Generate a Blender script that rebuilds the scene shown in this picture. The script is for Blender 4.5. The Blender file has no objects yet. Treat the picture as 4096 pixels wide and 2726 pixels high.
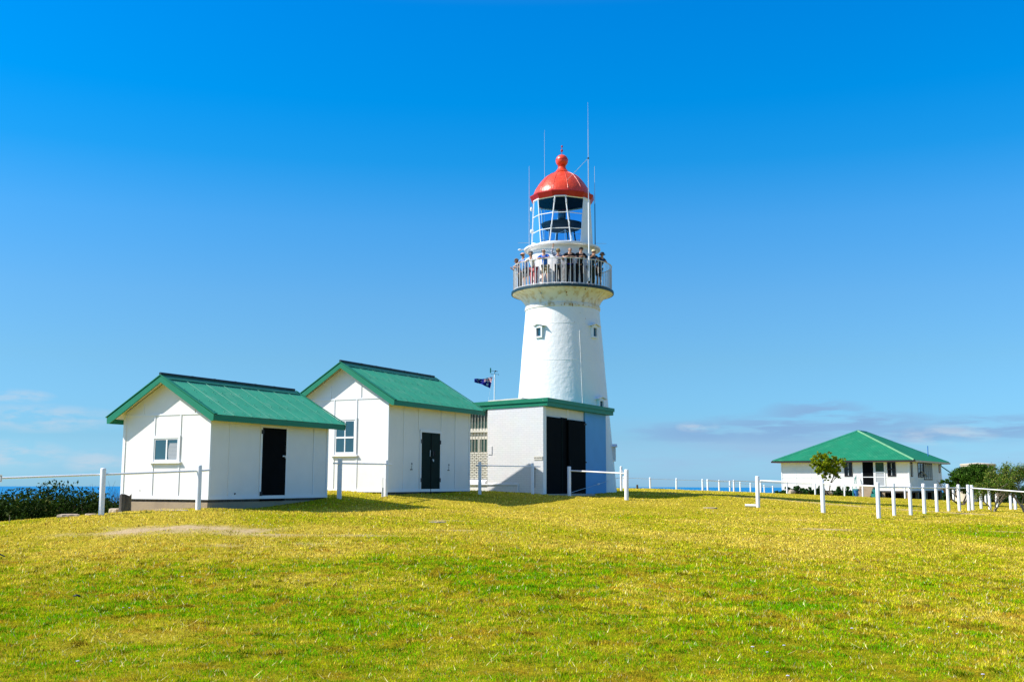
import bpy, bmesh, math, random
import numpy as np
from mathutils import Vector, Matrix
R_ = math.radians
random.seed(7)
rng = np.random.default_rng(11)
C = bpy.context.scene.collection
EYE = 1.6

# ------------------------------------------------------------------ camera
FPX, CX, CY = 4223.0, 2048.0, 1363.0
RIGHT = Vector((0.999997709, -0.000281939, 0.00212169))
DOWN = Vector((0.002140346, 0.131725534, -0.991283916))
FWD = Vector((0.0, 0.991286187, 0.131725836))
cam = bpy.data.objects.new('camera', bpy.data.cameras.new('camera'))
C.objects.link(cam)
m = Matrix((RIGHT, -DOWN, -FWD)).transposed().to_4x4()
m.translation = (0, 0, EYE)
cam.matrix_world = m
cam.data.sensor_width = 36
cam.data.lens = 36 * FPX / 4096
cam.data.clip_end = 60000
cam.data.clip_start = 0.2
bpy.context.scene.camera = cam

def ray(px, py):
    d = RIGHT * (px - CX) + DOWN * (py - CY) + FWD * FPX
    return d / d.y
def at(px, py, depth):
    p = ray(px, py) * depth
    return Vector((p.x, p.y, p.z + EYE))

# ------------------------------------------------------------------ materials
def newmat(name):
    mt = bpy.data.materials.new(name); mt.use_nodes = True
    nt = mt.node_tree
    return mt, nt, nt.nodes['Principled BSDF'], nt.nodes, nt.links
def setp(b, **k):
    for n, v in k.items(): b.inputs[n.replace('_', ' ')].default_value = v
def mat(name, col, rough=.6, var=.08, scale=3., bump=0., bscale=40., metal=0., spec=.35, dirt=None, dscale=2., dlo=.55, dhi=.75, stretch=None):
    """painted / plain surface: base colour, soft tonal variation, optional stains and bump"""
    mt, nt, b, N, L = newmat(name)
    setp(b, Roughness=rough, Metallic=metal); b.inputs['Specular IOR Level'].default_value = spec
    tc = N.new('ShaderNodeTexCoord')
    mp = N.new('ShaderNodeMapping'); L.new(tc.outputs['Object'], mp.inputs['Vector'])
    if stretch: mp.inputs['Scale'].default_value = stretch
    nz = N.new('ShaderNodeTexNoise'); nz.inputs['Scale'].default_value = scale; nz.inputs['Detail'].default_value = 6
    L.new(mp.outputs[0], nz.inputs['Vector'])
    rp = N.new('ShaderNodeValToRGB')
    c = np.array(col)
    rp.color_ramp.elements[0].color = (*(c * (1 - var)), 1); rp.color_ramp.elements[0].position = .3
    rp.color_ramp.elements[1].color = (*np.minimum(c * (1 + var * .6), 1), 1); rp.color_ramp.elements[1].position = .7
    L.new(nz.outputs['Fac'], rp.inputs[0])
    out = rp.outputs[0]
    if dirt:
        n2 = N.new('ShaderNodeTexNoise'); n2.inputs['Scale'].default_value = dscale; n2.inputs['Detail'].default_value = 8; n2.inputs['Roughness'].default_value = .65
        L.new(mp.outputs[0], n2.inputs['Vector'])
        mr = N.new('ShaderNodeMapRange'); mr.inputs['From Min'].default_value = dlo; mr.inputs['From Max'].default_value = dhi
        L.new(n2.outputs['Fac'], mr.inputs['Value'])
        mx = N.new('ShaderNodeMix'); mx.data_type = 'RGBA'
        L.new(mr.outputs[0], mx.inputs['Factor']); L.new(out, mx.inputs['A']); mx.inputs['B'].default_value = (*dirt, 1)
        out = mx.outputs['Result']
    L.new(out, b.inputs['Base Color'])
    if bump:
        n3 = N.new('ShaderNodeTexNoise'); n3.inputs['Scale'].default_value = bscale; n3.inputs['Detail'].default_value = 4
        L.new(tc.outputs['Object'], n3.inputs['Vector'])
        bp = N.new('ShaderNodeBump'); bp.inputs['Strength'].default_value = bump; bp.inputs['Distance'].default_value = .02
        L.new(n3.outputs['Fac'], bp.inputs['Height']); L.new(bp.outputs[0], b.inputs['Normal'])
    return mt

M = {}
WHITE = (.775, .755, .72)
M['fibro'] = mat('white_fibro_paint', WHITE, .55, .03, 2., .12, 60, dirt=(.70, .69, .66), dscale=1.3, dlo=.55, dhi=.9)
M['trim'] = mat('white_trim_paint', (.78, .78, .78), .45, .02, 3.)
M['tower'] = mat('lighthouse_paint', (.79, .77, .74), .42, .03, 1.2, 1.0, 5.5, dirt=(.66, .62, .56), dscale=1.3, dlo=.58, dhi=.9)
M['rusty'] = mat('rust_stained_paint', (.74, .70, .66), .5, .08, 1.5, .3, 9., dirt=(.46, .29, .07), dscale=2.4, dlo=.50, dhi=.70, stretch=(1.6, 1.6, .9))
M['rust'] = mat('rust_streak', (.40, .20, .05), .8, .4, 9.)
M['post'] = mat('white_post_paint', (.82, .82, .83), .5, .04, 4., .1, 30, dirt=(.60, .58, .52), dscale=4, dlo=.6, dhi=.85)
M['rail'] = mat('white_rail_paint', (.80, .80, .82), .45, .04, 4.)
M['gallery'] = mat('weathered_white_rail', (.60, .59, .57), .55, .10, 6., dirt=(.42, .33, .20), dscale=6, dlo=.6, dhi=.8)
M['roof'] = mat('green_roof_iron', (.030, .275, .165), .45, .10, 1.5, dirt=(.10, .32, .21), dscale=2.5, dlo=.52, dhi=.8, stretch=(1, 1, 1))
M['roofhouse'] = mat('house_roof_iron', (.006, .185, .085), .55, .12, .9, dirt=(.04, .24, .12), dscale=1.6, dlo=.52, dhi=.8)
M['ridge'] = mat('green_ridge_iron', (.020, .22, .13), .5, .12, 3.)
M['fascia'] = mat('green_board_paint', (.002, .175, .090), .5, .06, 3., .1, 30)
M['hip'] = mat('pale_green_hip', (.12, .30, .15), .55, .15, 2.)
M['fascia2'] = mat('worn_green_fascia', (.002, .185, .095), .5, .10, 3., .15, 20, dirt=(.35, .45, .38), dscale=5, dlo=.66, dhi=.72)
M['soffit'] = mat('soffit_white', (.70, .69, .64), .7, .05)
M['door'] = mat('dark_door_paint', (.003, .004, .005), .8, .3, 3., spec=.05)
M['doorgreen'] = mat('dark_green_door_paint', (.003, .016, .014), .7, .2, 3., spec=.1)
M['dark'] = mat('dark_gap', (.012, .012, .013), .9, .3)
M['concrete'] = mat('warm_concrete', (.34, .26, .17), .9, .15, 3., .4, 25, dirt=(.30, .22, .14), dscale=3)
M['slab'] = mat('grey_concrete', (.38, .36, .32), .9, .15, 3., .4, 25)
M['tank'] = mat('cream_concrete', (.58, .50, .38), .85, .1, 1.5, .2, 12)
M['metal'] = mat('galvanised_metal', (.55, .56, .58), .4, .08, 4., metal=.6)
M['darkmetal'] = mat('dark_steel', (.012, .013, .018), .6, .2)
M['red'] = mat('red_dome_paint', (.70, .055, .018), .36, .14, 2.5, .9, 6.5, spec=.5, dirt=(.74, .11, .05), dscale=2.5)
M['darkred'] = mat('dark_red_paint', (.40, .012, .014), .45, .10, 3.)
M['lip'] = mat('dark_green_edge', (.010, .035, .045), .5, .2)
M['cream'] = mat('cream_panel', (.62, .59, .50), .7, .08)
M['bluewall'] = mat('blue_side_wall', (.10, .34, .66), .6, .06, 1.2, .15, 40)  # even blue base colour over the annex side wall
M['grey'] = mat('flyscreen_mesh', (.36, .38, .40), .8, .08, 60.)
M['stump'] = mat('weathered_timber', (.10, .085, .07), .95, .5, 6., .8, 20, stretch=(4, 4, .6))
M['bark'] = mat('bark', (.12, .09, .065), .95, .4, 8., .6, 30)
M['twig'] = mat('dry_twig', (.30, .24, .19), .95, .3, 8.)
M['twigdark'] = mat('dark_twig', (.07, .06, .07), .95, .3, 8.)
M['rock'] = mat('pale_rock', (.46, .37, .27), .95, .25, 3., .8, 9, dirt=(.36, .20, .12), dscale=3)
M['teal'] = mat('teal_green_paint', (.02, .20, .17), .5, .1)
M['blue'] = mat('blue_plastic', (.03, .16, .45), .45, .1)
M['brown'] = mat('brown_frame_paint', (.030, .020, .018), .5, .2)
M['black'] = mat('black_bird', (.01, .01, .012), .6, .3)
M['petal'] = mat('pale_lilac_petal', (.50, .47, .62), .7, .05)
M['pipe'] = mat('white_plastic_pipe', (.80, .80, .78), .5, .04)

def glass(name, col, rough=.06, spec=.9):
    mt, nt, b, N, L = newmat(name)
    tc = N.new('ShaderNodeTexCoord'); nz = N.new('ShaderNodeTexNoise'); nz.inputs['Scale'].default_value = 1.7
    L.new(tc.outputs['Object'], nz.inputs['Vector'])
    rp = N.new('ShaderNodeValToRGB'); c = np.array(col)
    rp.color_ramp.elements[0].color = (*(c * .7), 1); rp.color_ramp.elements[1].color = (*(c * 1.3), 1)
    L.new(nz.outputs['Fac'], rp.inputs[0]); L.new(rp.outputs[0], b.inputs['Base Color'])
    setp(b, Roughness=rough); b.inputs['Specular IOR Level'].default_value = spec
    return mt
M['glass'] = glass('blue_window_glass', (.010, .055, .085))
M['glassgreen'] = glass('green_window_glass', (.035, .075, .06))
M['glassdark'] = glass('dark_window_glass', (.004, .005, .007), .1, .3)
def clearglass():
    mt, nt, b, N, L = newmat('clear_lantern_glass')
    out = N['Material Output']; N.remove(b)
    g = N.new('ShaderNodeBsdfGlossy'); g.inputs['Roughness'].default_value = .03; g.inputs['Color'].default_value = (.8, .9, 1, 1)
    t = N.new('ShaderNodeBsdfTransparent'); t.inputs['Color'].default_value = (.56, .80, .98, 1)
    f = N.new('ShaderNodeFresnel'); f.inputs['IOR'].default_value = 1.26
    mx = N.new('ShaderNodeMixShader')
    L.new(f.outputs[0], mx.inputs[0]); L.new(t.outputs[0], mx.inputs[1]); L.new(g.outputs[0], mx.inputs[2]); L.new(mx.outputs[0], out.inputs[0])
    return mt
M['clear'] = clearglass()

def brickmat():
    mt, nt, b, N, L = newmat('white_painted_brick')
    setp(b, Roughness=.5)
    tc = N.new('ShaderNodeTexCoord'); sp = N.new('ShaderNodeSeparateXYZ'); cb = N.new('ShaderNodeCombineXYZ')
    L.new(tc.outputs['Object'], sp.inputs[0]); L.new(sp.outputs['Y'], cb.inputs['X']); L.new(sp.outputs['Z'], cb.inputs['Y'])
    br = N.new('ShaderNodeTexBrick'); L.new(cb.outputs[0], br.inputs['Vector'])
    for k, v in {'Scale': 1., 'Mortar Size': .007, 'Mortar Smooth': .35, 'Brick Width': .24, 'Row Height': .086, 'Bias': 0.}.items(): br.inputs[k].default_value = v
    br.inputs['Color1'].default_value = (.75, .735, .71, 1); br.inputs['Color2'].default_value = (.72, .705, .68, 1); br.inputs['Mortar'].default_value = (.63, .615, .59, 1)
    nz = N.new('ShaderNodeTexNoise'); nz.inputs['Scale'].default_value = 2.; L.new(tc.outputs['Object'], nz.inputs['Vector'])
    mx = N.new('ShaderNodeMix'); mx.data_type = 'RGBA'; mx.blend_type = 'MULTIPLY'; mx.inputs['Factor'].default_value = .08
    L.new(br.outputs['Color'], mx.inputs['A']); L.new(nz.outputs['Color'], mx.inputs['B']); L.new(mx.outputs['Result'], b.inputs['Base Color'])
    bp = N.new('ShaderNodeBump'); bp.inputs['Strength'].default_value = .35; bp.inputs['Distance'].default_value = .012; bp.invert = True
    L.new(br.outputs['Fac'], bp.inputs['Height']); L.new(bp.outputs[0], b.inputs['Normal'])
    return mt
M['brick'] = brickmat()

def attrmat(name, trans=.25, rough=.7, spec=.25):
    """colour comes from a per-face 'Col' attribute; a share of light passes through"""
    mt, nt, b, N, L = newmat(name)
    a = N.new('ShaderNodeAttribute'); a.attribute_name = 'Col'
    L.new(a.outputs['Color'], b.inputs['Base Color']); setp(b, Roughness=rough); b.inputs['Specular IOR Level'].default_value = spec
    if trans:
        t = N.new('ShaderNodeBsdfTranslucent'); L.new(a.outputs['Color'], t.inputs['Color'])
        mx = N.new('ShaderNodeMixShader'); mx.inputs[0].default_value = trans
        L.new(b.outputs[0], mx.inputs[1]); L.new(t.outputs[0], mx.inputs[2]); L.new(mx.outputs[0], N['Material Output'].inputs[0])
    return mt
M['leaf'] = attrmat('leaf', .22, .7, .05)
M['blade'] = attrmat('grass_blade', .30, .9, .0)
M['cloth'] = attrmat('flag_cloth', .15, .8, .1)
def colmat(name, col, rough=.8): return mat(name, col, rough, .12, 8., spec=.2)

# ------------------------------------------------------------------ mesh helpers
class MB:
    def __init__(s): s.v = []; s.f = []; s.c = []
    def add(s, vs, fs):
        o = len(s.v); s.v += [tuple(p) for p in vs]; s.f += [tuple(i + o for i in f) for f in fs]; return s
    def box(s, x0, x1, y0, y1, z0, z1):
        v = [(x, y, z) for z in (z0, z1) for y in (y0, y1) for x in (x0, x1)]
        return s.add(v, [(0, 2, 3, 1), (4, 5, 7, 6), (0, 1, 5, 4), (2, 6, 7, 3), (0, 4, 6, 2), (1, 3, 7, 5)])
    def prism(s, poly, axis, a, b):
        """extrude a polygon given in the two other axes along axis from a to b"""
        n = len(poly)
        def P(p, t):
            return {'x': (t, p[0], p[1]), 'y': (p[0], t, p[1]), 'z': (p[0], p[1], t)}[axis]
        vs = [P(p, a) for p in poly] + [P(p, b) for p in poly]
        fs = [tuple(range(n))[::-1], tuple(range(n, 2 * n))] + [(i, (i + 1) % n, n + (i + 1) % n, n + i) for i in range(n)]
        return s.add(vs, fs)
    def tube(s, p0, p1, r0, r1=None, seg=10, cap=True):
        return s.path([p0, p1], [r0, r0 if r1 is None else r1], seg, cap)
    def path(s, pts, rad, seg=8, cap=True):
        pts = [Vector(p) for p in pts]
        if not hasattr(rad, '__len__'): rad = [rad] * len(pts)
        o = len(s.v); ref = None; n = len(pts)
        for i, p in enumerate(pts):
            d = (pts[min(i + 1, n - 1)] - pts[max(i - 1, 0)]).normalized()
            if ref is None: ref = Vector((0, 0, 1)) if abs(d.z) < .9 else Vector((1, 0, 0))
            x = ref.cross(d).normalized(); y = d.cross(x); ref = y
            for k in range(seg):
                a = 2 * math.pi * k / seg
                s.v.append(tuple(p + (x * math.cos(a) + y * math.sin(a)) * rad[i]))
        for i in range(n - 1):
            for k in range(seg):
                a = o + i * seg + k; b = o + i * seg + (k + 1) % seg
                s.f.append((a, b, b + seg, a + seg))
        if cap:
            s.f.append(tuple(o + k for k in range(seg))[::-1]); s.f.append(tuple(o + (n - 1) * seg + k for k in range(seg)))
        return s
    def lathe(s, prof, seg=48, c=(0, 0), a0=0., a1=360., rot=0.):
        full = abs(a1 - a0 - 360) < 1e-6; n = seg if full else seg + 1; o = len(s.v)
        for r, z in prof:
            for k in range(n):
                a = R_(a0 + (a1 - a0) * k / seg + rot)
                s.v.append((c[0] + r * math.sin(a), c[1] - r * math.cos(a), z))
        for i in range(len(prof) - 1):
            for k in range(seg):
                k2 = (k + 1) % n
                s.f.append((o + i * n + k, o + i * n + k2, o + (i + 1) * n + k2, o + (i + 1) * n + k))
        return s
    def ball(s, c, r, seg=12, sq=(1, 1, 1)):
        prof = [(max(1e-4, r * math.sin(math.pi * i / 8)), -r * math.cos(math.pi * i / 8)) for i in range(9)]
        o = len(s.v); s.lathe(prof, seg)
        for i in range(o, len(s.v)):
            x, y, z = s.v[i]; s.v[i] = (c[0] + x * sq[0], c[1] + y * sq[1], c[2] + z * sq[2])
        return s
    def build(s, name, mt, parent=None, smooth=None, bevel=0.):
        me = bpy.data.meshes.new(name); me.from_pydata(s.v, [], s.f); me.validate(); me.update()
        if bevel:
            bm = bmesh.new(); bm.from_mesh(me)
            bmesh.ops.recalc_face_normals(bm, faces=bm.faces)
            es = [e for e in bm.edges if e.is_manifold and e.calc_face_angle(0) > .6]
            bmesh.ops.bevel(bm, geom=es, offset=bevel, segments=2, affect='EDGES', clamp_overlap=True)
            bm.to_mesh(me); bm.free()
        me.materials.append(mt if not isinstance(mt, str) else M[mt])
        if smooth is not None:
            me.polygons.foreach_set('use_smooth', [True] * len(me.polygons)); me.set_sharp_from_angle(angle=R_(smooth))
        o = bpy.data.objects.new(name, me); C.objects.link(o)
        if parent is not None: o.parent = parent
        return o
def tag(o, label, cat, group=None, kind=None):
    o['label'] = label; o['category'] = cat
    if group: o['group'] = group
    if kind: o['kind'] = kind
    return o
def thing(name, label, cat, loc=(0, 0, 0), rz=0., group=None):
    o = bpy.data.objects.new(name, None); C.objects.link(o); o.location = loc; o.rotation_euler = (0, 0, rz); o.empty_display_size = .2
    return tag(o, label, cat, group)
def kind(o, k): o['kind'] = k; return o
def copy_part(src, parent, loc=None, rz=None):
    c = src.copy(); C.objects.link(c); c.parent = parent
    if loc is not None: c.location = loc
    if rz is not None: c.rotation_euler = (0, 0, rz)
    return c
def box(name, mt, parent, *a, bevel=0.): return MB().box(*a).build(name, mt, parent, bevel=bevel)

# ------------------------------------------------------------------ value noise
class Noise:
    def __init__(s, seed): s.t = np.random.default_rng(seed).random((256, 256))
    def __call__(s, x, y):
        xi = np.floor(x).astype(int); yi = np.floor(y).astype(int); fx = x - xi; fy = y - yi
        fx = fx * fx * (3 - 2 * fx); fy = fy * fy * (3 - 2 * fy)
        t = s.t; a = t[xi % 256, yi % 256]; b = t[(xi + 1) % 256, yi % 256]; c = t[xi % 256, (yi + 1) % 256]; d = t[(xi + 1) % 256, (yi + 1) % 256]
        return (a * (1 - fx) + b * fx) * (1 - fy) + (c * (1 - fx) + d * fx) * fy
NA, NB, NC = Noise(1), Noise(2), Noise(3)
def fbm(n, x, y, o=4):
    s = 0; a = .5
    for i in range(o): s = s + a * n(x * 2 ** i + 17.3 * i, y * 2 ** i + 5.7 * i); a *= .5
    return s / (1 - .5 ** o)

# ------------------------------------------------------------------ ground
CTRL = np.array([(-6, -10, -1.65), (6, -10, -1.7), (0, 0, -1.62), (-8, 5, -1.6), (8, 5, -1.72), (-4, 12, -1.48), (4, 12, -1.52), (10, 14, -1.72), (-10, 14, -1.45),
    (-9, 20, -1.22), (0, 20, -1.12), (9, 22, -1.42), (16, 24, -1.68), (25, 25, -1.85), (-9.435, 24.605, -0.795), (-12.025, 24.235, -1.045), (-7.631, 25.993, -0.712), (-7.585, 27.01, -0.703),
    (-5.458, 31.45, -0.518), (-5.1, 31.7, -.53), (-4.13, 35, -.46), (-1.18, 39.2, -.45), (.82, 41.7, -.45), (2.35, 43.4, -.54), (4.45, 41.3, -.67), (4.92, 47.8, -.49), (2.4, 50, -.48), (6, 52, -.49),
    (9.2, 39.9, -.96), (11.2, 38.5, -1.08), (12.1, 35.4, -1.18), (16.2, 41.9, -1.22), (19.7, 47, -1.27), (21.5, 49.7, -1.3), (25.5, 58, -1.42), (22.5, 87, -1.0), (28.2, 85.5, -1.22),
    (29.3, 70, -1.28), (33.6, 90, -1.44), (24.3, 96, -1.28), (41, 101, -1.75), (8.1, 62, -.42), (11.9, 66, -.55), (16.9, 75, -.73), (45, 60, -2.), (70, 80, -3.2), (40, 30, -2.2), (-30, 8, -2.3), (-20, -5, -2.), (20, -10, -2.0), (-5, 45, -.5), (-10.083, 28.675, -0.851), (120, 60, -6.), (90, 0, -5.), (-6.272, 27.935, -0.786), (-5.18, 27.38, -0.777), (-4.5, 30.2, -.71), (-3.9, 33, -.65), (-2.9, 35, -.61), (-6.567, 29.23, -0.684), (-.3, 38, -.66), (-1.25, 37, -.60), (.68, 39.3, -.63), (1.7, 40.5, -.60)])
def tps_fit(P, lam=.05):
    n = len(P); X = P[:, :2] / 20.
    r = np.linalg.norm(X[:, None] - X[None], axis=2); K = np.where(r > 0, r * r * np.log(r + 1e-12), 0) + lam * .01 * np.eye(n)
    A = np.zeros((n + 3, n + 3)); A[:n, :n] = K; Q = np.c_[np.ones(n), X]; A[:n, n:] = Q; A[n:, :n] = Q.T
    return X, np.linalg.solve(A, np.r_[P[:, 2], 0, 0, 0])
TX, TW = tps_fit(CTRL)
CREST = np.array([(-160, -40), (-40, 17), (-14, 24.8), (-11.4, 27.9), (-9.3, 34.5), (-6, 47), (0, 57), (7, 64.5), (16, 76), (21, 97), (29, 112), (45, 120), (90, 110), (260, 60)], float)
def crest_dist(x, y):
    best = np.full(x.shape, 1e9); sgn = np.ones(x.shape)
    for a, b in zip(CREST[:-1], CREST[1:]):
        d = b - a; L2 = d @ d; t = np.clip(((x - a[0]) * d[0] + (y - a[1]) * d[1]) / L2, 0, 1)
        dx = x - a[0] - t * d[0]; dy = y - a[1] - t * d[1]; q = np.hypot(dx, dy); s = np.sign(d[0] * dy - d[1] * dx)
        up = q < best; best = np.where(up, q, best); sgn = np.where(up, s, sgn)
    return best * sgn
def gz(x, y, micro=True):
    x = np.asarray(x, float); y = np.asarray(y, float); sh = x.shape; x = x.ravel(); y = y.ravel()
    z = np.empty_like(x)
    for i in range(0, len(x), 20000):
        q = np.c_[np.clip(x[i:i + 20000], -45, 130), np.clip(y[i:i + 20000], -15, 125)] / 20.
        r = np.linalg.norm(q[:, None] - TX[None], axis=2)
        z[i:i + 20000] = np.where(r > 0, r * r * np.log(r + 1e-12), 0) @ TW[:-3] + TW[-3] + q @ TW[-2:]
    z = np.clip(z, -8, 0)
    if micro:
        z = z + .07 * (fbm(NA, x * .45, y * .45, 3) - .5) + .05 * (fbm(NB, x * 2.2, y * 2.2, 3) - .5)
    d = crest_dist(x, y)
    z = z - np.where(d > 0, .62 * (np.sqrt(d * d + .6) - .77), 0)
    return np.maximum(z, -98).reshape(sh) + EYE
def g1(x, y, micro=True): return float(gz(np.array([x]), np.array([y]), micro)[0])

def ell(x, y, cx, cy, rx, ry, a=0.):
    c, s = math.cos(a), math.sin(a); dx = x - cx; dy = y - cy
    return np.clip(1.6 - 1.0 * np.hypot((dx * c + dy * s) / rx, (-dx * s + dy * c) / ry), 0, 1)
def bare(x, y):
    """sandy patches worn into the lawn"""
    b = np.zeros_like(x)
    for p in [(-6.4, 21.6, 2.3, .75, .02), (-4.0, 21.0, 1.7, .35, 0), (-4.2, 19.3, 1.2, .35, 0), (-.9, 22.2, 1.2, .3, 0), (-1.6, 25.5, .6, .25, 0),
              (9.5, 50, 4.5, .9, -.3), (15, 47, 4., .8, -.35), (18.5, 44.5, 2.5, .6, -.3), (8.6, 28.5, 1.2, .35, 0), (8.6, 33.2, .7, .3, 0), (-8.8, 28.0, 1.2, .35, .2), (14.5, 31, .8, .2, 0)]:
        b = np.maximum(b, ell(x, y, *p))
    n = fbm(NC, x * 1.3, y * 2.6, 5)
    return np.clip((b * 1.25 + (n - .5) * 1.9) - .55, 0, 1) * np.clip(b * 3, 0, 1)
def dry(x, y):
    """0 fresh green near the camera .. 1 dry yellow up the rise"""
    brow = 17.2 + .10 * (x + 2) + 2.6 * (fbm(NB, x * .18, y * .1, 3) - .5)
    t = np.clip((y - brow) / 4. + .5, 0, 1); t = t * t * (3 - 2 * t)
    right = np.clip((x - 2.2 - .0 * y) / 4, 0, 1) * np.clip((17 - y) / 6, 0, 1)
    n = fbm(NA, x * .55 + 9, y * .55, 4)
    lush = ell(x, y, 15.5, 29, 5, 4.2, 0) * .45
    return np.clip(.29 + .50 * t + .42 * right + 1.25 * (n - .5) - lush, 0, 1)

def axis_lines(segs):
    out = [segs[0][0]]
    for a, b, st in segs:
        n = max(1, int(round((b - a) / st))); out += list(np.linspace(a, b, n + 1)[1:])
    return np.array(out)
gx = axis_lines([(-170, -50, 6), (-50, -20, 1.5), (-20, 28, .22), (28, 60, 1.), (60, 260, 8)])
gy = axis_lines([(-60, 4, 2.), (4, 8, .4), (8, 62, .22), (62, 120, .6), (120, 330, 6)])
GX, GY = np.meshgrid(gx, gy, indexing='xy'); GZ = gz(GX, GY)
def gridmesh(name, X, Y, Z, mt):
    ny, nx = X.shape; me = bpy.data.meshes.new(name)
    co = np.stack([X, Y, Z], -1).reshape(-1, 3).astype(np.float32)
    i = np.arange(ny * nx).reshape(ny, nx); q = np.stack([i[:-1, :-1], i[:-1, 1:], i[1:, 1:], i[1:, :-1]], -1).reshape(-1, 4)
    me.vertices.add(len(co)); me.vertices.foreach_set('co', co.ravel())
    me.loops.add(q.size); me.loops.foreach_set('vertex_index', q.ravel().astype(np.int32))
    me.polygons.add(len(q)); me.polygons.foreach_set('loop_start', np.arange(0, q.size, 4, dtype=np.int32)); me.polygons.foreach_set('loop_total', np.full(len(q), 4, np.int32))
    me.update(); me.validate(); me.polygons.foreach_set('use_smooth', [True] * len(q)); me.materials.append(mt)
    o = bpy.data.objects.new(name, me); C.objects.link(o); return o, me
def groundmat():
    mt, nt, b, N, L = newmat('lawn_soil'); setp(b, Roughness=.95); b.inputs['Specular IOR Level'].default_value = .0
    tc = N.new('ShaderNodeTexCoord')
    def noise(sc, det=6, ro=.6):
        n = N.new('ShaderNodeTexNoise'); n.inputs['Scale'].default_value = sc; n.inputs['Detail'].default_value = det; n.inputs['Roughness'].default_value = ro
        L.new(tc.outputs['Object'], n.inputs['Vector']); return n.outputs['Fac']
    def attr(n): a = N.new('ShaderNodeAttribute'); a.attribute_name = n; return a.outputs['Fac']
    def ramp(f, cols):
        r = N.new('ShaderNodeValToRGB'); e = r.color_ramp.elements
        while len(e) < len(cols): e.new(.5)
        for k, (p, c) in enumerate(cols): e[k].position = p; e[k].color = (*c, 1)
        L.new(f, r.inputs[0]); return r.outputs[0]
    def mix(f, a, c):
        x = N.new('ShaderNodeMix'); x.data_type = 'RGBA'; L.new(f, x.inputs['Factor']); L.new(a, x.inputs['A']); L.new(c, x.inputs['B']); return x.outputs['Result']
    fine = noise(9., 8, .75)
    green = ramp(fine, [(.32, (.10, .14, .005)), (.5, (.24, .23, .006)), (.68, (.40, .35, .010))])
    yel = ramp(fine, [(.32, (.22, .18, .018)), (.5, (.40, .32, .025)), (.70, (.58, .44, .08))])
    sand = ramp(noise(5., 8, .7), [(.3, (.40, .28, .13)), (.55, (.52, .39, .22)), (.75, (.60, .46, .28))])
    c = mix(attr('dry'), green, yel); c = mix(attr('bare'), c, sand)
    L.new(c, b.inputs['Base Color'])
    bp = N.new('ShaderNodeBump'); bp.inputs['Strength'].default_value = .8; bp.inputs['Distance'].default_value = .05
    L.new(noise(14., 8, .8), bp.inputs['Height']); L.new(bp.outputs[0], b.inputs['Normal'])
    return mt
ground, gme = gridmesh('ground', GX, GY, GZ, groundmat())
kind(ground, 'structure'); tag(ground, 'grassy hilltop rising gently to the lighthouse', 'ground')
for nm, fn in (('bare', bare), ('dry', dry)):
    a = gme.attributes.new(nm, 'FLOAT', 'POINT'); a.data.foreach_set('value', fn(GX.ravel(), GY.ravel()).astype(np.float32))

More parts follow.
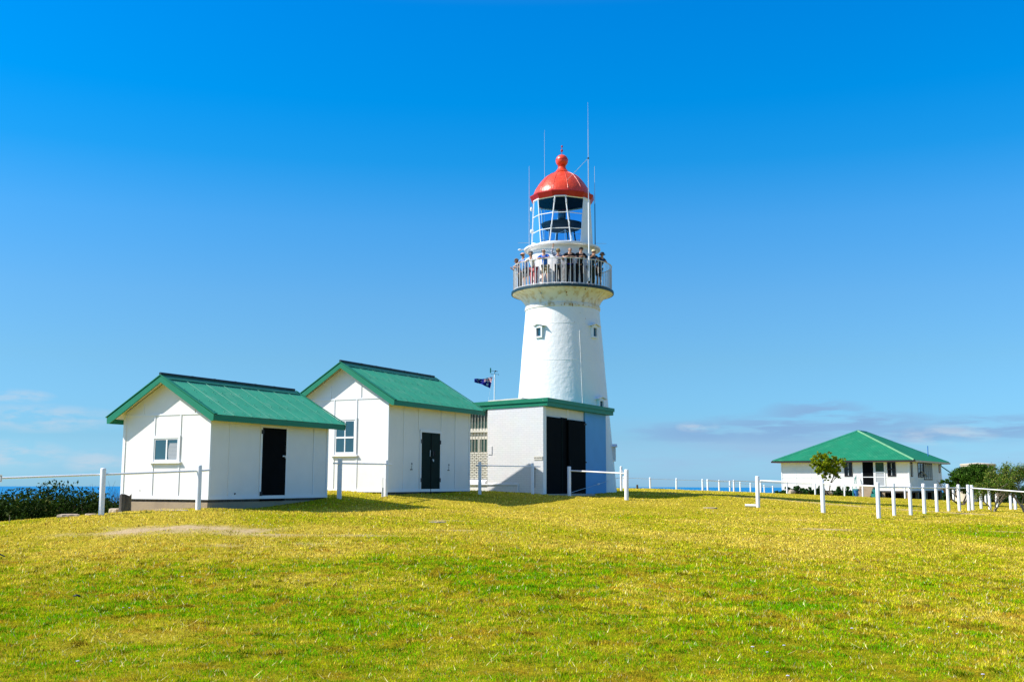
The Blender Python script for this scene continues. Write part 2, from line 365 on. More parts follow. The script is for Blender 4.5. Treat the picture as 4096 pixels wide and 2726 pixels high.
# ------------------------------------------------------------------ grass blades
def cut_masks(x, y):
    keep = np.ones(len(x), bool)
    for (ox, oy, yw, u0, u1, v0, v1) in FOOT:
        c, s = math.cos(yw), math.sin(yw); u = (x - ox) * c + (y - oy) * s; v = -(x - ox) * s + (y - oy) * c
        keep &= ~((u > u0) & (u < u1) & (v > v0) & (v < v1))
    return keep
FOOT = [(-7.695, 27.042, 1.102, 0, 5., 0, 3.05), (-4.136, 35.42, 1.095, 0, 5.6, 0, 3.65), (1.233, 41.82, 1.095, 0, 6.6, 0, 4.6)]
def grass():
    bands = [(7.2, 12, 190000), (12, 20, 200000), (20, 34, 150000), (34, 60, 90000), (60, 84, 25000)]
    V = []; COL = []
    for d0, d1, n in bands:
        u = rng.random(n); y = d0 * (d1 / d0) ** u if d0 > 0 else d0 + u * (d1 - d0)
        x = (rng.random(n) * 2 - 1) * (y * .515 + 1.2)
        b = bare(x, y); dr = dry(x, y); cd = crest_dist(x, y)
        keep = (rng.random(n) > b * 1.25) & cut_masks(x, y) & (cd < .6)
        x, y, dr = x[keep], y[keep], dr[keep]; n = len(x); z = gz(x, y)
        sc = np.clip(y / 10., .8, 4.5)
        clump = fbm(NB, x * 3.1, y * 3.1, 3)
        h = (.013 + .020 * rng.random(n)) * (.5 + .9 * clump) * np.clip(sc, .8, 1.35); w = (.0042 + .003 * rng.random(n)) * sc
        a = rng.random(n) * 2 * np.pi; lean = (rng.random(n) * .9 + .2) * h; la = rng.random(n) * 2 * np.pi
        dx, dy = np.cos(a) * w, np.sin(a) * w
        p0 = np.stack([x - dx, y - dy, z - .01], 1); p1 = np.stack([x + dx, y + dy, z - .01], 1)
        p2 = np.stack([x + np.cos(la) * lean, y + np.sin(la) * lean, z + h], 1)
        V.append(np.stack([p0, p1, p2], 1).reshape(-1, 3))
        hue = fbm(NA, x * 4.6 + 31, y * 4.6, 3) - .5; near = np.clip((30 - y) / 14, .35, 1)
        f = np.clip(dr + 1.25 * hue * near + .20 * rng.standard_normal(n), 0, 1)[:, None]
        fresh = np.array([.13, .34, .002]); olive = np.array([.45, .43, .002]); straw = np.array([.68, .52, .085]); brown = np.array([.20, .085, .02])
        c = np.where(f < .5, fresh + (olive - fresh) * (f / .5), olive + (straw - olive) * ((f - .5) / .5))
        org = np.clip((fbm(NB, x * 3.7 + 50, y * 3.7, 3) - .58) * 6, 0, 1)[:, None] * near[:, None] * .8; c = c * (1 - org) + np.array([.44, .25, .02]) * org
        br = rng.random(n) < .06; c[br] = brown
        hole = np.clip((.36 - fbm(NC, x * 5.2 + 7, y * 5.2, 3)) * 9, 0, 1) * near; c = c * (1 - .62 * hole)[:, None]
        pale = rng.random(n) < .02; c[pale] = (.62, .56, .30)
        tuft = fbm(NC, x * 11., y * 11., 2)
        st = rng.random(n) < (.006 if d0 < 20 else 0); c[st] = (.66, .58, .26); V[-1].reshape(-1, 3, 3)[st, 2] += np.stack([.05 * rng.standard_normal(st.sum()), .05 * rng.standard_normal(st.sum()), .012 + .02 * rng.random(st.sum())], 1)
        c = c * (.80 + .66 * rng.random((n, 1))) * (.70 + .80 * tuft)[:, None]
        COL.append(c)
    V = np.concatenate(V).astype(np.float32); COL = np.concatenate(COL); n = len(COL)
    me = bpy.data.meshes.new('grass'); me.vertices.add(3 * n); me.vertices.foreach_set('co', V.ravel())
    me.loops.add(3 * n); me.loops.foreach_set('vertex_index', np.arange(3 * n, dtype=np.int32))
    me.polygons.add(n); me.polygons.foreach_set('loop_start', np.arange(0, 3 * n, 3, dtype=np.int32)); me.polygons.foreach_set('loop_total', np.full(n, 3, np.int32)); me.update()
    at_ = me.attributes.new('Col', 'FLOAT_COLOR', 'FACE'); at_.data.foreach_set('color', np.c_[COL, np.ones(n)].astype(np.float32).ravel())
    me.materials.append(M['blade']); o = bpy.data.objects.new('grass', me); C.objects.link(o)
    tag(o, 'short yellow green grass blades covering the hilltop lawn', 'grass', kind='stuff')
grass()

# ------------------------------------------------------------------ sea
def seamat():
    mt, nt, b, N, L = newmat('sea_water'); setp(b, Roughness=.35); b.inputs['Specular IOR Level'].default_value = .3
    tc = N.new('ShaderNodeTexCoord'); mp = N.new('ShaderNodeMapping'); mp.inputs['Scale'].default_value = (.002, .006, .01); L.new(tc.outputs['Object'], mp.inputs[0])
    n = N.new('ShaderNodeTexNoise'); n.inputs['Scale'].default_value = 1.; n.inputs['Detail'].default_value = 8; L.new(mp.outputs[0], n.inputs['Vector'])
    r = N.new('ShaderNodeValToRGB'); r.color_ramp.elements[0].color = (.0, .15, .34, 1); r.color_ramp.elements[1].color = (.0, .19, .41, 1); r.color_ramp.elements[0].position = .35; r.color_ramp.elements[1].position = .65
    L.new(n.outputs['Fac'], r.inputs[0]); L.new(r.outputs[0], b.inputs['Base Color'])
    mp2 = N.new('ShaderNodeMapping'); mp2.inputs['Scale'].default_value = (.05, .15, .1); L.new(tc.outputs['Object'], mp2.inputs[0])
    n2 = N.new('ShaderNodeTexNoise'); n2.inputs['Detail'].default_value = 6; L.new(mp2.outputs[0], n2.inputs['Vector'])
    bp = N.new('ShaderNodeBump'); bp.inputs['Strength'].default_value = .6; bp.inputs['Distance'].default_value = 3.; L.new(n2.outputs['Fac'], bp.inputs['Height']); L.new(bp.outputs[0], b.inputs['Normal'])
    return mt
sea = MB(); sea.v.append((0, 0, 0)); SEG = 180
for rr in (3000., 19000.):
    for k in range(SEG):
        a = 2 * math.pi * k / SEG; sea.v.append((rr * math.cos(a), rr * math.sin(a), 0))
for k in range(SEG):
    sea.f.append((0, 1 + k, 1 + (k + 1) % SEG)); sea.f.append((1 + k, 1 + SEG + k, 1 + SEG + (k + 1) % SEG, 1 + (k + 1) % SEG))
so = sea.build('sea', seamat()); so.location = (0, 0, -93); kind(so, 'structure'); tag(so, 'deep blue sea reaching the flat horizon', 'sea')

# ------------------------------------------------------------------ sheds
def corrugated(P, n_u, u0, u1, rowsfn, amp, pitch, nrm):
    """sheet of corrugated iron; P(u, t) -> point, t in rows, nrm the outward normal"""
    mb = MB(); nu = int((u1 - u0) / pitch * n_u); ts = rowsfn; nr = len(ts)
    for i in range(nu + 1):
        u = u0 + (u1 - u0) * i / nu; k = amp * math.sin(2 * math.pi * u / pitch)
        for t in ts:
            p = Vector(P(u, t)) + nrm * k; mb.v.append(tuple(p))
    for i in range(nu):
        for j in range(nr - 1):
            a = i * nr + j; mb.f.append((a, a + nr, a + nr + 1, a + 1))
    return mb
def window_boards(W, root, x, y0, y1, z0, z1, out=.035, bw=.075):
    """architrave round an opening on the plane x (facing -x): the frame and its sill"""
    mb = MB(); mb.box(x - out, x, y0, y0 + bw, z0, z1).box(x - out, x, y1 - bw, y1, z0, z1).box(x - out - .002, x, y0 - .002, y1 + .002, z1 - bw, z1 + .002)
    fr = mb.build('frame', 'trim', W, bevel=.004)
    sl = MB().prism([(x - .09, z0 - .035), (x, z0 - .035), (x, z0 + .012), (x - .09, z0 - .002)], 'y', y0 - .06, y1 + .06).build('sill', 'trim', W)
    return fr
def shed(label, name, loc, yaw, W, L, He, rh, os_, og, ogf, fd, ground_drop, gable_battens, long_battens, door, win, far_seams=None):
    t = thing(name, label, 'shed', loc, yaw)
    m = (rh - He) / (W / 2 + os_); th = .05
    zt = lambda v: He + m * (os_ + (v if v < W / 2 else W - v))        # top surface of the roof above v
    hw = zt(0) - th - .045; hr = rh - th - .045
    MB().prism([(0, 0), (W, 0), (W, hw), (W / 2, hr), (0, hw)], 'x', 0, L).build('wall', 'fibro', t)
    # base boards, corner boards, cover battens: proud of the sheeting
    box('base_board', 'trim', t, -.022, 0, -.02, W + .02, -.035, .06); box('base_board', 'trim', t, -.02, L + .02, -.024, 0, -.037, .058)
    for v in (0, W):
        v0, v1 = (-.024, .075) if v == 0 else (W - .075, W + .024)
        box('corner_board', 'trim', t, -.020, .0, v0, v1, .061, hw - .02)
    box('corner_board', 'trim', t, -.018, .05, -.0205, 0, .061, hw - .02); box('corner_board', 'trim', t, L - .06, L + .018, -.0205, 0, .061, hw - .02)
    for (a, b, z0, z1) in gable_battens: box('batten', 'trim', t, -.018, 0, a, b, z0, z1, bevel=.002)
    for (a, b, z0, z1) in long_battens:
        bt_ = box('batten', 'trim', t, a, b, -.018, 0, z0, z1, bevel=.002)
        box('seam_shade_strip', 'grey', bt_, b, b + .009, -.004, 0, z0, z1)  # grey strip draws the seam and batten shade line on the unlit wall
    # floor bearer in shadow, then the concrete footing
    box('bearer', 'stump', t, .035, L - .035, .035, W - .035, -.11, -.001)
    box('footing', 'concrete', t, .005, L - .005, .01, W - .01, -.11 - ground_drop, -.1105, bevel=.01)
    # roof: two corrugated slopes
    sl = math.hypot(1, m); rows = [0, .33, .66, 1.]
    n1 = Vector((0, -m, 1)).normalized(); n2 = Vector((0, m, 1)).normalized()
    r1 = corrugated(lambda u, s: (u, -os_ + s * (W / 2 + os_), He + s * (rh - He)), 8, -og + .05, L + ogf - .05, rows, .0095, .076, n1)
    for k in range(1, 9):                                   # laps between sheets
        u = -og + .05 + .762 * k
        if u < L + ogf - .05:
            r1.tube((u, -os_ - .002, He + .010), (u, W / 2 - .12, rh - m * .12 + .012), .011, seg=6)
    sc = r1
    for s in (.08, .36, .64, .9):                           # screw heads
        for k in range(int((L + og + ogf) / .38)):
            u = -og + .2 + .38 * k; v = -os_ + s * (W / 2 + os_); z = He + s * (rh - He) + .013
            sc.ball((u, v, z), .019, 6)
    r1.build('roof', 'roof', t, smooth=50)
    corrugated(lambda u, s: (u, W + os_ - s * (W / 2 + os_), He + s * (rh - He)), 6, -og + .05, L + ogf - .05, rows, .0095, .076, n2).build('roof_slope', 'roof', t, smooth=50)
    # soffit lining closes the roof from below
    MB().prism([(-os_ + .03, He - .035 + m * .03), (W / 2, rh - .045), (W + os_ - .03, He - .035 + m * .03), (W + os_ - .03, He - .05 + m * .03), (W / 2, rh - .062), (-os_ + .03, He - .05 + m * .03)], 'x', -og + .02, L + ogf - .02).build('soffit', 'soffit', t)
    # ridge capping with a rolled top
    rc = MB()
    for sg, nn in ((-1, n1), (1, n2)):
        a = (W / 2, rh + .038); b = (W / 2 + sg * .21, rh - .21 * m + .034)
        rc.prism([a, b, (b[0], b[1] - .010), (a[0], a[1] - .012)], 'x', -og - .02, L + ogf - .12)
    rc.build('ridge_cap', 'ridge', t)
    rl = MB(); rl.tube((-og - .02, W / 2, rh + .058), (L + ogf - .12, W / 2, rh + .058), .040, seg=12)
    k = .9
    while k < L: rl.tube((k, W / 2, rh + .058), (k + .06, W / 2, rh + .058), .046, seg=12); k += .92
    rl.build('ridge_roll', 'lip', t, smooth=40)  # dark colour puts the shaded side of the roll into its material
    # barge boards on both gables, metal barge caps over them
    for x0, x1 in ((-og, -og + .04), (L + ogf - .04, L + ogf)):
        for s in (-1, 1):
            f = lambda v: W / 2 + s * v
            e = W / 2 + os_
            MB().prism([(f(0), rh - .006), (f(e), He - .006), (f(e - .012), He - fd), (f(e - .10), He - fd), (f(0), rh - fd * 1.08)], 'x', x0, x1).build('barge_board', 'fascia', t)
            MB().prism([(f(0), rh + .040), (f(e + .04), He + .022), (f(e + .04), He + .003), (f(0), rh + .008)], 'x', x0 - .018, x0 + .105 if x0 < 0 else x1 + .018).build('barge_cap', 'fascia', t)
    # eave fascias
    box('fascia', 'fascia', t, -og + .041, L + ogf - .041, -os_ + .012, -os_ + .04, He - fd, He - .014)
    box('fascia', 'fascia', t, -og + .041, L + ogf - .041, W + os_ - .04, W + os_ - .012, He - fd, He - .014)
    # doors on the long wall
    u0, u1, dh = door[:3]
    dm = door[3]
    mb = MB(); mb.box(u0 - .07, u0, -.030, 0, .0, dh + .0).box(u1, u1 + .07, -.030, 0, .0, dh).box(u0 - .09, u1 + .09, -.034, 0, dh, dh + .085)
    mb.build('door_frame', 'trim', t)
    if door[4]:
        um = (u0 + u1) / 2 + .03
        for a, b in ((u0 + .004, um - .035), (um, u1 - .004)):
            d = box('door', dm, t, a, b, -.020, .0, -.10, dh - .004)
            for z in (.30, 1.65):
                hx = a if a < um - .1 else b
                box('hinge', 'darkmetal', d, hx - .05, hx + .05, -.036, -.0205, z, z + .14)
        MB().box(um - .034, um - .001, -.028, 0, -.08, dh - .006).build('cover_strip', 'door', t)
        MB().box(um - .12, um - .10, -.05, -.021, 1.20, 1.42).build('handle', 'metal', t)
        h = MB(); h.box(um + .08, um + .20, -.034, -.0205, 1.22, 1.40).box(um + .20, um + .215, -.06, -.021, 1.22, 1.40); h.build('handle', 'darkmetal', t)
        MB().box(um + .05, um + .16, -.038, -.0205, 1.08, 1.10).tube((um + .1, -.05, 1.02), (um + .1, -.05, 1.08), .022, seg=8).build('padlock', 'metal', t)
        for uu in (u0 - .62, u1 + .62):                     # hooks with hanging chains beside the doors
            MB().ball((uu, -.03, .93), .022, 8).tube((uu + .005, -.03, .92), (uu, -.02, .73), .006, seg=5).box(uu - .055, uu + .055, -.03, -.001, .715, .74).build('door_hook', 'darkmetal', t)
    else:
        d = box('door', dm, t, u0 + .002, u1 - .002, -.022, 0, -.10, dh - .005)
        for z in (.05, 1.85): box('hinge', 'darkmetal', d, u0 - .06, u0 + .05, -.042, -.0305, z, z + .12)
        MB().box(u1 - .16, u1 - .03, -.040, -.0225, 1.20, 1.24).tube((u1 - .05, -.05, 1.16), (u1 - .05, -.05, 1.24), .022, seg=8).build('padlock', 'metal', d)
        MB().tube((u1 - .09, -.06, 1.36), (u1 - .09, -.06, 1.54), .012, seg=8).tube((u1 - .09, -.022, 1.36), (u1 - .09, -.06, 1.36), .012, seg=8).tube((u1 - .09, -.022, 1.54), (u1 - .09, -.06, 1.54), .012, seg=8).build('handle', 'darkmetal', d)
    # window on the gable
    v0, v1, z0, z1, kindw = win
    w = bpy.data.objects.new('window', None); C.objects.link(w); w.parent = t
    window_boards(w, t, 0, v0, v1, z0, z1)
    i0, i1, k0, k1 = v0 + .075, v1 - .075, z0 + .012, z1 - .075
    if kindw == 'slide':
        s = MB(); s.box(-.018, 0, i0, i0 + .035, k0, k1).box(-.018, 0, i1 - .035, i1, k0, k1).box(-.019, 0, i0 + .035, i1 - .035, k1 - .035, k1).box(-.019, 0, i0 + .035, i1 - .035, k0, k0 + .06)
        vm = (i0 + i1) / 2 - .02; s.box(-.021, 0, vm - .025, vm + .025, k0 + .06, k1 - .035); s.build('sash', 'trim', w)
        box('pane', 'glass', w, -.008, 0, i0 + .036, vm - .026, k0 + .061, k1 - .036); box('pane', 'glass', w, -.008, 0, vm + .026, i1 - .036, k0 + .061, k1 - .036)
        # pale curtain showing in the right half
        cu = MB(); n = 12
        for k in range(n):
            za = k0 + .07 + (k1 - k0 - .20) * k / n; zb = k0 + .07 + (k1 - k0 - .20) * (k + 1) / n; fr = math.sin(math.pi * min(1, .2 + k / n * .8)) ** .5
            cu.box(-.0095 - .002 * (k % 2), -.0081, i0 + .045, i0 + .045 + (vm - .04 - i0 - .05) * (.72 + .25 * fr), za, zb - .006)
        cu.build('curtain', 'grey', w)
    else:
        km = (k0 + k1) / 2 + .0
        s = MB(); s.box(-.016, 0, i0, i0 + .05, k0, k1).box(-.016, 0, i1 - .05, i1, k0, k1).box(-.017, 0, i0 + .05, i1 - .05, k1 - .045, k1).box(-.017, 0, i0 + .05, i1 - .05, k0, k0 + .10)
        vm = (i0 + i1) / 2; s.box(-.026, 0, i0 + .05, i1 - .05, km - .03, km + .03); s.box(-.018, 0, vm - .02, vm + .02, k0 + .10, km - .03).box(-.018, 0, vm - .02, vm + .02, km + .03, k1 - .045)
        s.build('sash', 'trim', w)
        for a, b in ((i0 + .051, vm - .021), (vm + .021, i1 - .051)):
            box('pane', 'glass', w, -.008, 0, a, b, k0 + .101, km - .031); box('pane', 'glass', w, -.008, 0, a, b, km + .031, k1 - .046)
    return t
bt = lambda v, z0, z1, w=.045: (v - w / 2, v + w / 2, z0, z1)
s1 = shed('small white shed with green iron roof and one narrow black door, leftmost building', 'garden_shed', (-8.319 * .925, 29.235 * .925, -.48 * .925 + EYE), 1.102,
     3.275, 5.339, 2.278, 3.418, .386, .324, .425, .17, .42,
     [(.06, 3.215, 2.315, 2.36), bt(2.54, 2.361, 2.68), bt(.61, 2.361, 2.52), bt(2.08, 1.74, 2.314), bt(1.10, 1.74, 2.314), bt(2.09, .061, .955), bt(1.10, .061, .955)],
     [bt(.76, .059, 2.3, .012), bt(4.62, .059, 2.3, .045)], (2.15, 3.25, 2.04, 'door', False), (1.077, 2.137, .999, 1.737, 'slide'))
s1.scale = (.925,) * 3
MB().ball((1.06, -.012, .12), .03, 8, (1, .5, .8)).build('vent_hole', 'dark', s1); MB().ball((-.002, 2.55, .2), .02, 8, (.5, 1, .7)).build('vent_hole', 'stump', s1)
s2 = shed('larger white shed with green iron roof and dark green double doors', 'garden_shed', (-4.136, 35.42, -.327 + EYE), 1.095,
     3.614, 5.526, 2.996, 4.35, .428, .307, .435, .168, .25,
     [(.06, 3.56, 3.09, 3.135), bt(2.4, 3.136, 3.55), bt(1.13, 3.136, 3.6), bt(2.24, 2.475, 3.089), bt(1.29, 2.475, 3.089), bt(2.22, .061, 1.15), bt(1.26, .061, 1.15)],
     [bt(.95, .059, 2.95), bt(1.9, 2.13, 2.95), bt(3.42, 2.13, 2.95), bt(4.43, .059, 2.95), bt(1.94, .059, 2.1, .015), bt(3.44, .059, 2.1, .015)], (2.065, 3.331, 2.04, 'doorgreen', True), (1.264, 2.251, 1.194, 2.47, 'hung'))
# low concrete path along the shed fronts and the annex
def slab(name, pts, top, th, mt):
    return MB().prism([(p[0], p[1]) for p in pts], 'z', top - th, top).build(name, mt, bevel=.01)

# ------------------------------------------------------------------ brick annex
AZ = -.432 + EYE
A = thing('brick_annex', 'flat roofed white brick building with open black doors at the foot of the lighthouse', 'building', (1.233, 41.82, AZ), 1.095)
LU, LV, HZ = 6.55, 4.6, 3.42
TL = .028                                                           # fall of the roof to the left
zr = lambda v: 3.40 - TL * v
# left brick wall: solid return beside the window bay, real recess
MB().prism([(0, -.3), (2.49, -.3), (2.49, zr(2.49) - .003), (0, zr(0) - .003)], 'x', 0, .30).build('brick_wall', 'brick', A)
MB().prism([(2.491, -.3), (LV, -.3), (LV, .31), (2.491, .31)], 'x', .02, .30).build('brick_plinth', 'brick', A)
MB().prism([(3.85, .312), (LV, .312), (LV, zr(LV) - .003), (3.85, zr(3.85) - .003)], 'x', .02, .30).build('brick_wall', 'brick', A)
box('ledge', 'trim', A, -.045, -.001, 1.12, 3.9, .285, .335, bevel=.008); box('ledge', 'trim', A, -.045, -.001, 1.08, 1.12, -.25, .335)
MB().prism([(-.03, .315), (.30, .315), (.30, .52), (.22, .53), (-.03, .40)], 'y', 2.60, 3.86).build('window_sill', 'trim', A)
# window bay: glazing behind vertical bars, breeze blocks under it
W = bpy.data.objects.new('barred_window', None); C.objects.link(W); W.parent = A
box('pane', 'glassgreen', W, .262, .299, 2.492, 3.849, 2.58, zr(3.85) - .01); box('pane', 'glassgreen', W, .262, .299, 2.492, 3.849, 1.63, 2.40)
f = MB(); f.box(.20, .30, 2.492, 3.849, 2.40, 2.58).box(.245, .30, 2.492, 3.849, 2.14, 2.24).box(.245, .30, 2.492, 3.849, 2.24, 2.399).box(.24, .298, 2.492, 2.54, 1.63, 2.39).box(.24, .298, 3.0, 3.04, 1.63, 2.38); f.build('frame', 'cream', W)
for k in range(9): MB().tube((.17, 2.60 + .142 * k, 1.60), (.17, 2.60 + .142 * k, zr(3.2) - .02), .012, seg=8).build('bar', 'cream', W)
bb = MB()
for k in range(15):
    z = .545 + .071 * k; o = 0 if k % 2 else .10
    bb.box(.225, .30, 2.492, 3.849, z + .052, z + .0705)
    for j in range(8):
        y0 = 2.50 + .2 * j - o
        bb.box(.15, .26, max(2.493, y0), min(3.848, y0 + .17), z, z + .050)
bb.box(.29, .30, 2.492, 3.849, .53, 1.625)
bb.build('breeze_blocks', 'cream', A)
box('block_course', 'cream', A, .14, .199, 2.493, 3.848, 2.42, 2.50)
# right side: brick edge, big doors, rendered wall
box('pillar', 'trim', A, .301, .31, -.0, .26, -.3, 3.40); 
MB().box(.0, .275, -.006, -.0005, -.3, 3.395).build('pillar', 'trim', A)
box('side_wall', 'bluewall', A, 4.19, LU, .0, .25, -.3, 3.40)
box('lintel', 'soffit', A, .301, 4.189, .07, .25, 3.0, 3.40); box('lintel_batten', 'trim', A, 2.46, 2.53, .045, .0699, 2.98, 3.40)
box('dark_inside', 'dark', A, .301, 4.189, .24, .30, -.3, 3.0)
d = box('door', 'door', A, .28, 1.775, .005, .055, -.10, 3.01)
box('door_edge', 'doorgreen', d, 1.776, 1.80, -.012, .055, -.10, 3.04)
box('door', 'door', A, 1.81, 2.47, .06, .11, -.10, 3.045); d3 = box('door', 'door', A, 2.40, 4.17, -.03, .015, -.08, 2.985)
box('door_bracket', 'darkmetal', d3, 4.0, 4.24, -.05, -.031, 2.84, 2.90); MB().box(4.12, 4.24, -.05, -.031, 1.22, 1.28).build('door_bolt', 'darkmetal', d3)
MB().tube((2.52, -.06, 1.15), (2.52, -.06, 1.32), .012, seg=6).tube((2.50, -.06, 1.15), (2.52, -.03, 1.15), .01, seg=6).build('handle', 'darkmetal', d3)
box('back_wall', 'fibro', A, .301, LU, LV - .2, LV, -.3, zr(LV) - .005)
# flat roof slab with two-step fascia, falling left
def slabpoly(v0, v1, a, b): return [(v0, zr(v0) + a), (v1, zr(v1) + a), (v1, zr(v1) + b), (v0, zr(v0) + b)]
MB().prism(slabpoly(-.20, 4.9, .001, .29), 'x', -.03, 6.98).build('roof', 'fascia2', A)
MB().prism(slabpoly(-.24, 4.94, .16, .315), 'x', -.07, 7.03).build('roof_edge', 'fascia2', A)
MB().prism([(1.10, zr(1.1) + .30), (2.72, zr(2.72) + .30), (2.70, zr(2.7) + .40), (1.10, zr(1.1) + .42)], 'x', .35, .95).build('roof_vent', 'cream', A, bevel=.03)
pv = MB().prism([(.94, zr(1) + .30), (1.099, zr(1.1) + .30), (1.099, zr(1.1) + .42)], 'x', .36, .94).build('roof_vent_end', 'slab', A)
# meter box outline
mbx = box('meter_panel', 'brick', A, -.02, 0, 2.28, 2.46, 1.50, 1.84, bevel=.004)
# chain hanging from the wall
ch = MB()
for k in range(16): ch.ball((-.03, .345, .22 + .045 * k), .019, 6, (.7, .7, 1.25))
ch.box(-.05, 0, .32, .37, .92, .95); o = ch.build('chain', 'stump'); o.location = A.location; o.rotation_euler = A.rotation_euler
tag(o, 'dark chain hanging on the white brick wall beside the black doors', 'chain')
# sign
sg = thing('wall_sign', 'small cream NO ENTRY sign on the white brick wall', 'sign', A.location, 1.095)
box('sign_board', 'cream', sg, -.02, -.001, .015, .39, 1.27, 1.425, bevel=.003)
def text(body, size, mt, parent, loc, rot, name='lettering', ext=.002):
    cu = bpy.data.curves.new(name, 'FONT'); cu.body = body; cu.size = size; cu.extrude = ext; cu.align_x = 'CENTER'; cu.align_y = 'CENTER'
    o = bpy.data.objects.new(name, cu); C.objects.link(o); dg = bpy.context.evaluated_depsgraph_get()
    me = bpy.data.meshes.new_from_object(o.evaluated_get(dg)); bpy.data.objects.remove(o); bpy.data.curves.remove(cu)
    me.materials.clear(); me.materials.append(M[mt]); o = bpy.data.objects.new(name, me); C.objects.link(o); o.parent = parent; o.location = loc; o.rotation_euler = rot
    return o
text('NO ENTRY', .075, 'brown', sg, (-.0215, .2025, 1.3475), (R_(90), 0, R_(-90)))

# paving in front of the annex and the sheds
pv = slab('path', [(-1.6, 39.05), (2.62, 43.0), (3.4, 43.4), (2.6, 44.0), (1.6, 42.6), (-.9, 40.3)], -.49 + EYE, .2, 'slab'); kind(pv, 'structure'); tag(pv, 'narrow concrete path along the front of the brick building', 'path')

# ------------------------------------------------------------------ lighthouse
TX0, TY0 = 2.42, 50.0
T = thing('lighthouse', 'tall white round lighthouse with red dome and a railed gallery', 'lighthouse', (TX0, TY0, EYE))
prof = [(2.56, -.9), (2.497, -.46), (2.36, 1.2), (2.235, 2.6), (2.122, 3.81), (2.02, 5.0), (1.93, 6.2), (1.84, 7.2), (1.765, 8.06)]
MB().lathe(prof, 96).build('tower', 'tower', T, smooth=40)
for z in (7.256, 5.54, 2.9):
    r = float(np.interp(z, [p[1] for p in prof], [p[0] for p in prof])); MB().lathe([(r - .01, z - .02), (r + .006, z - .015), (r + .006, z + .015), (r - .01, z + .02)], 96).build('plate_seam', 'tower', T, smooth=40)
MB().lathe([(1.74, 8.05), (1.80, 8.07), (1.815, 8.13), (1.795, 8.15), (1.795, 8.18), (1.81, 8.2), (1.78, 8.25), (1.75, 8.255)], 96).build('neck_ring', 'rusty', T, smooth=35)
fl = [(1.755, 8.25), (1.765, 8.32), (1.82, 8.45), (1.91, 8.58), (2.02, 8.69), (2.16, 8.78), (2.30, 8.845), (2.43, 8.87)]
MB().lathe(fl, 96).build('gallery_flare', 'rusty', T, smooth=40)
for a in (-74, -29, 0, 28, 56, 84, 112, 140, 168, 196, 224, 258):
    c, s = math.sin(R_(a)), -math.cos(R_(a))
    MB().path([(c * (r + .006), s * (r + .006), z - .004) for r, z in fl[1:]], [.010] * (len(fl) - 1), 6).build('flare_rib', 'rusty', T)
for a, r, z, h in ((2.5, 2.02, 8.66, .10), (3.5, 1.90, 8.54, .07), (25, 2.25, 8.80, .09), (8, 1.812, 8.12, .07), (16, 1.812, 8.14, .05), (-4, 1.812, 8.10, .05), (0, 1.813, 8.13, .08), (12, 1.813, 8.12, .09), (22, 1.812, 8.11, .06), (29, 1.812, 8.13, .07), (40, 1.812, 8.12, .05), (-14, 1.812, 8.12, .04), (12, 1.83, 8.05, .05), (24, 1.80, 7.75, .03), (33, 1.82, 7.5, .035), (15, 1.84, 7.3, .03)):
    c, s = math.sin(R_(a)), -math.cos(R_(a)); MB().ball((c * r, s * r, z), h * .6, 8, (.5, .35, 1)).build('rust_patch', 'rust', T)
MB().ball((2.0 * math.sin(R_(-33)), -2.0 * math.cos(R_(-33)), 8.63), .07, 10, (1, 1, .7)).build('vent_cap', 'rusty', T, smooth=60)
MB().lathe([(2.40, 8.865), (2.455, 8.862), (2.465, 8.92), (2.455, 8.985), (2.35, 8.99), (1.4, 8.99)], 128).build('gallery_floor', 'lip', T, smooth=35)
MB().lathe([(1.50, 8.991), (1.52, 9.0), (1.52, 10.93)], 72).build('watch_room', 'tower', T, smooth=40)
# railing
rl = bpy.data.objects.new('gallery_railing', None); C.objects.link(rl); rl.parent = T
def ring(r, z, t, n=96): return MB().lathe([(r + t * math.cos(R_(a)), z + t * math.sin(R_(a))) for a in range(0, 361, 45)], n)
ring(2.36, 10.20, .024).build('top_rail', 'gallery', rl, smooth=60); ring(2.36, 9.04, .022).build('bottom_rail', 'gallery', rl, smooth=60)
b0 = None
for k in range(70):
    a = R_(360 * k / 70 + 1.2)
    if b0 is None:
        b0 = MB().box(-.016, .016, -.010, .010, 9.0, 10.19).build('baluster', 'gallery', rl); bb_ = b0
    else: bb_ = copy_part(b0, rl)
    bb_.location = (2.36 * math.sin(a), -2.36 * math.cos(a), 0); bb_.rotation_euler = (0, 0, a)
# perforated service platform round the lantern
pl = MB()
for k in range(110):
    a = 2 * math.pi * k / 110; hw_ = .020
    c, s = math.sin(a), -math.cos(a); tx, ty = -s, c
    v = []
    for r in (1.48, 1.81):
        for e in (-1, 1):
            for z in (11.04, 11.075): v.append((c * r + tx * e * hw_, s * r + ty * e * hw_, z))
    pl.add(v, [(0, 1, 3, 2), (4, 6, 7, 5), (0, 4, 5, 1), (2, 3, 7, 6), (0, 2, 6, 4), (1, 5, 7, 3)])
pl.build('service_platform', 'trim', T)
MB().lathe([(1.80, 11.02), (1.835, 11.02), (1.84, 11.10), (1.80, 11.105), (1.80, 11.02)], 96).build('platform_rim', 'trim', T, smooth=30)
MB().lathe([(1.64, 11.0), (1.67, 11.0), (1.67, 11.039), (1.64, 11.039), (1.64, 11.0)], 96).build('platform_rim', 'trim', T, smooth=30)
MB().lathe([(1.52, 10.93), (1.545, 11.0), (1.545, 11.18), (1.47, 11.20), (.2, 11.2)], 72).build('lantern_base', 'trim', T, smooth=30)
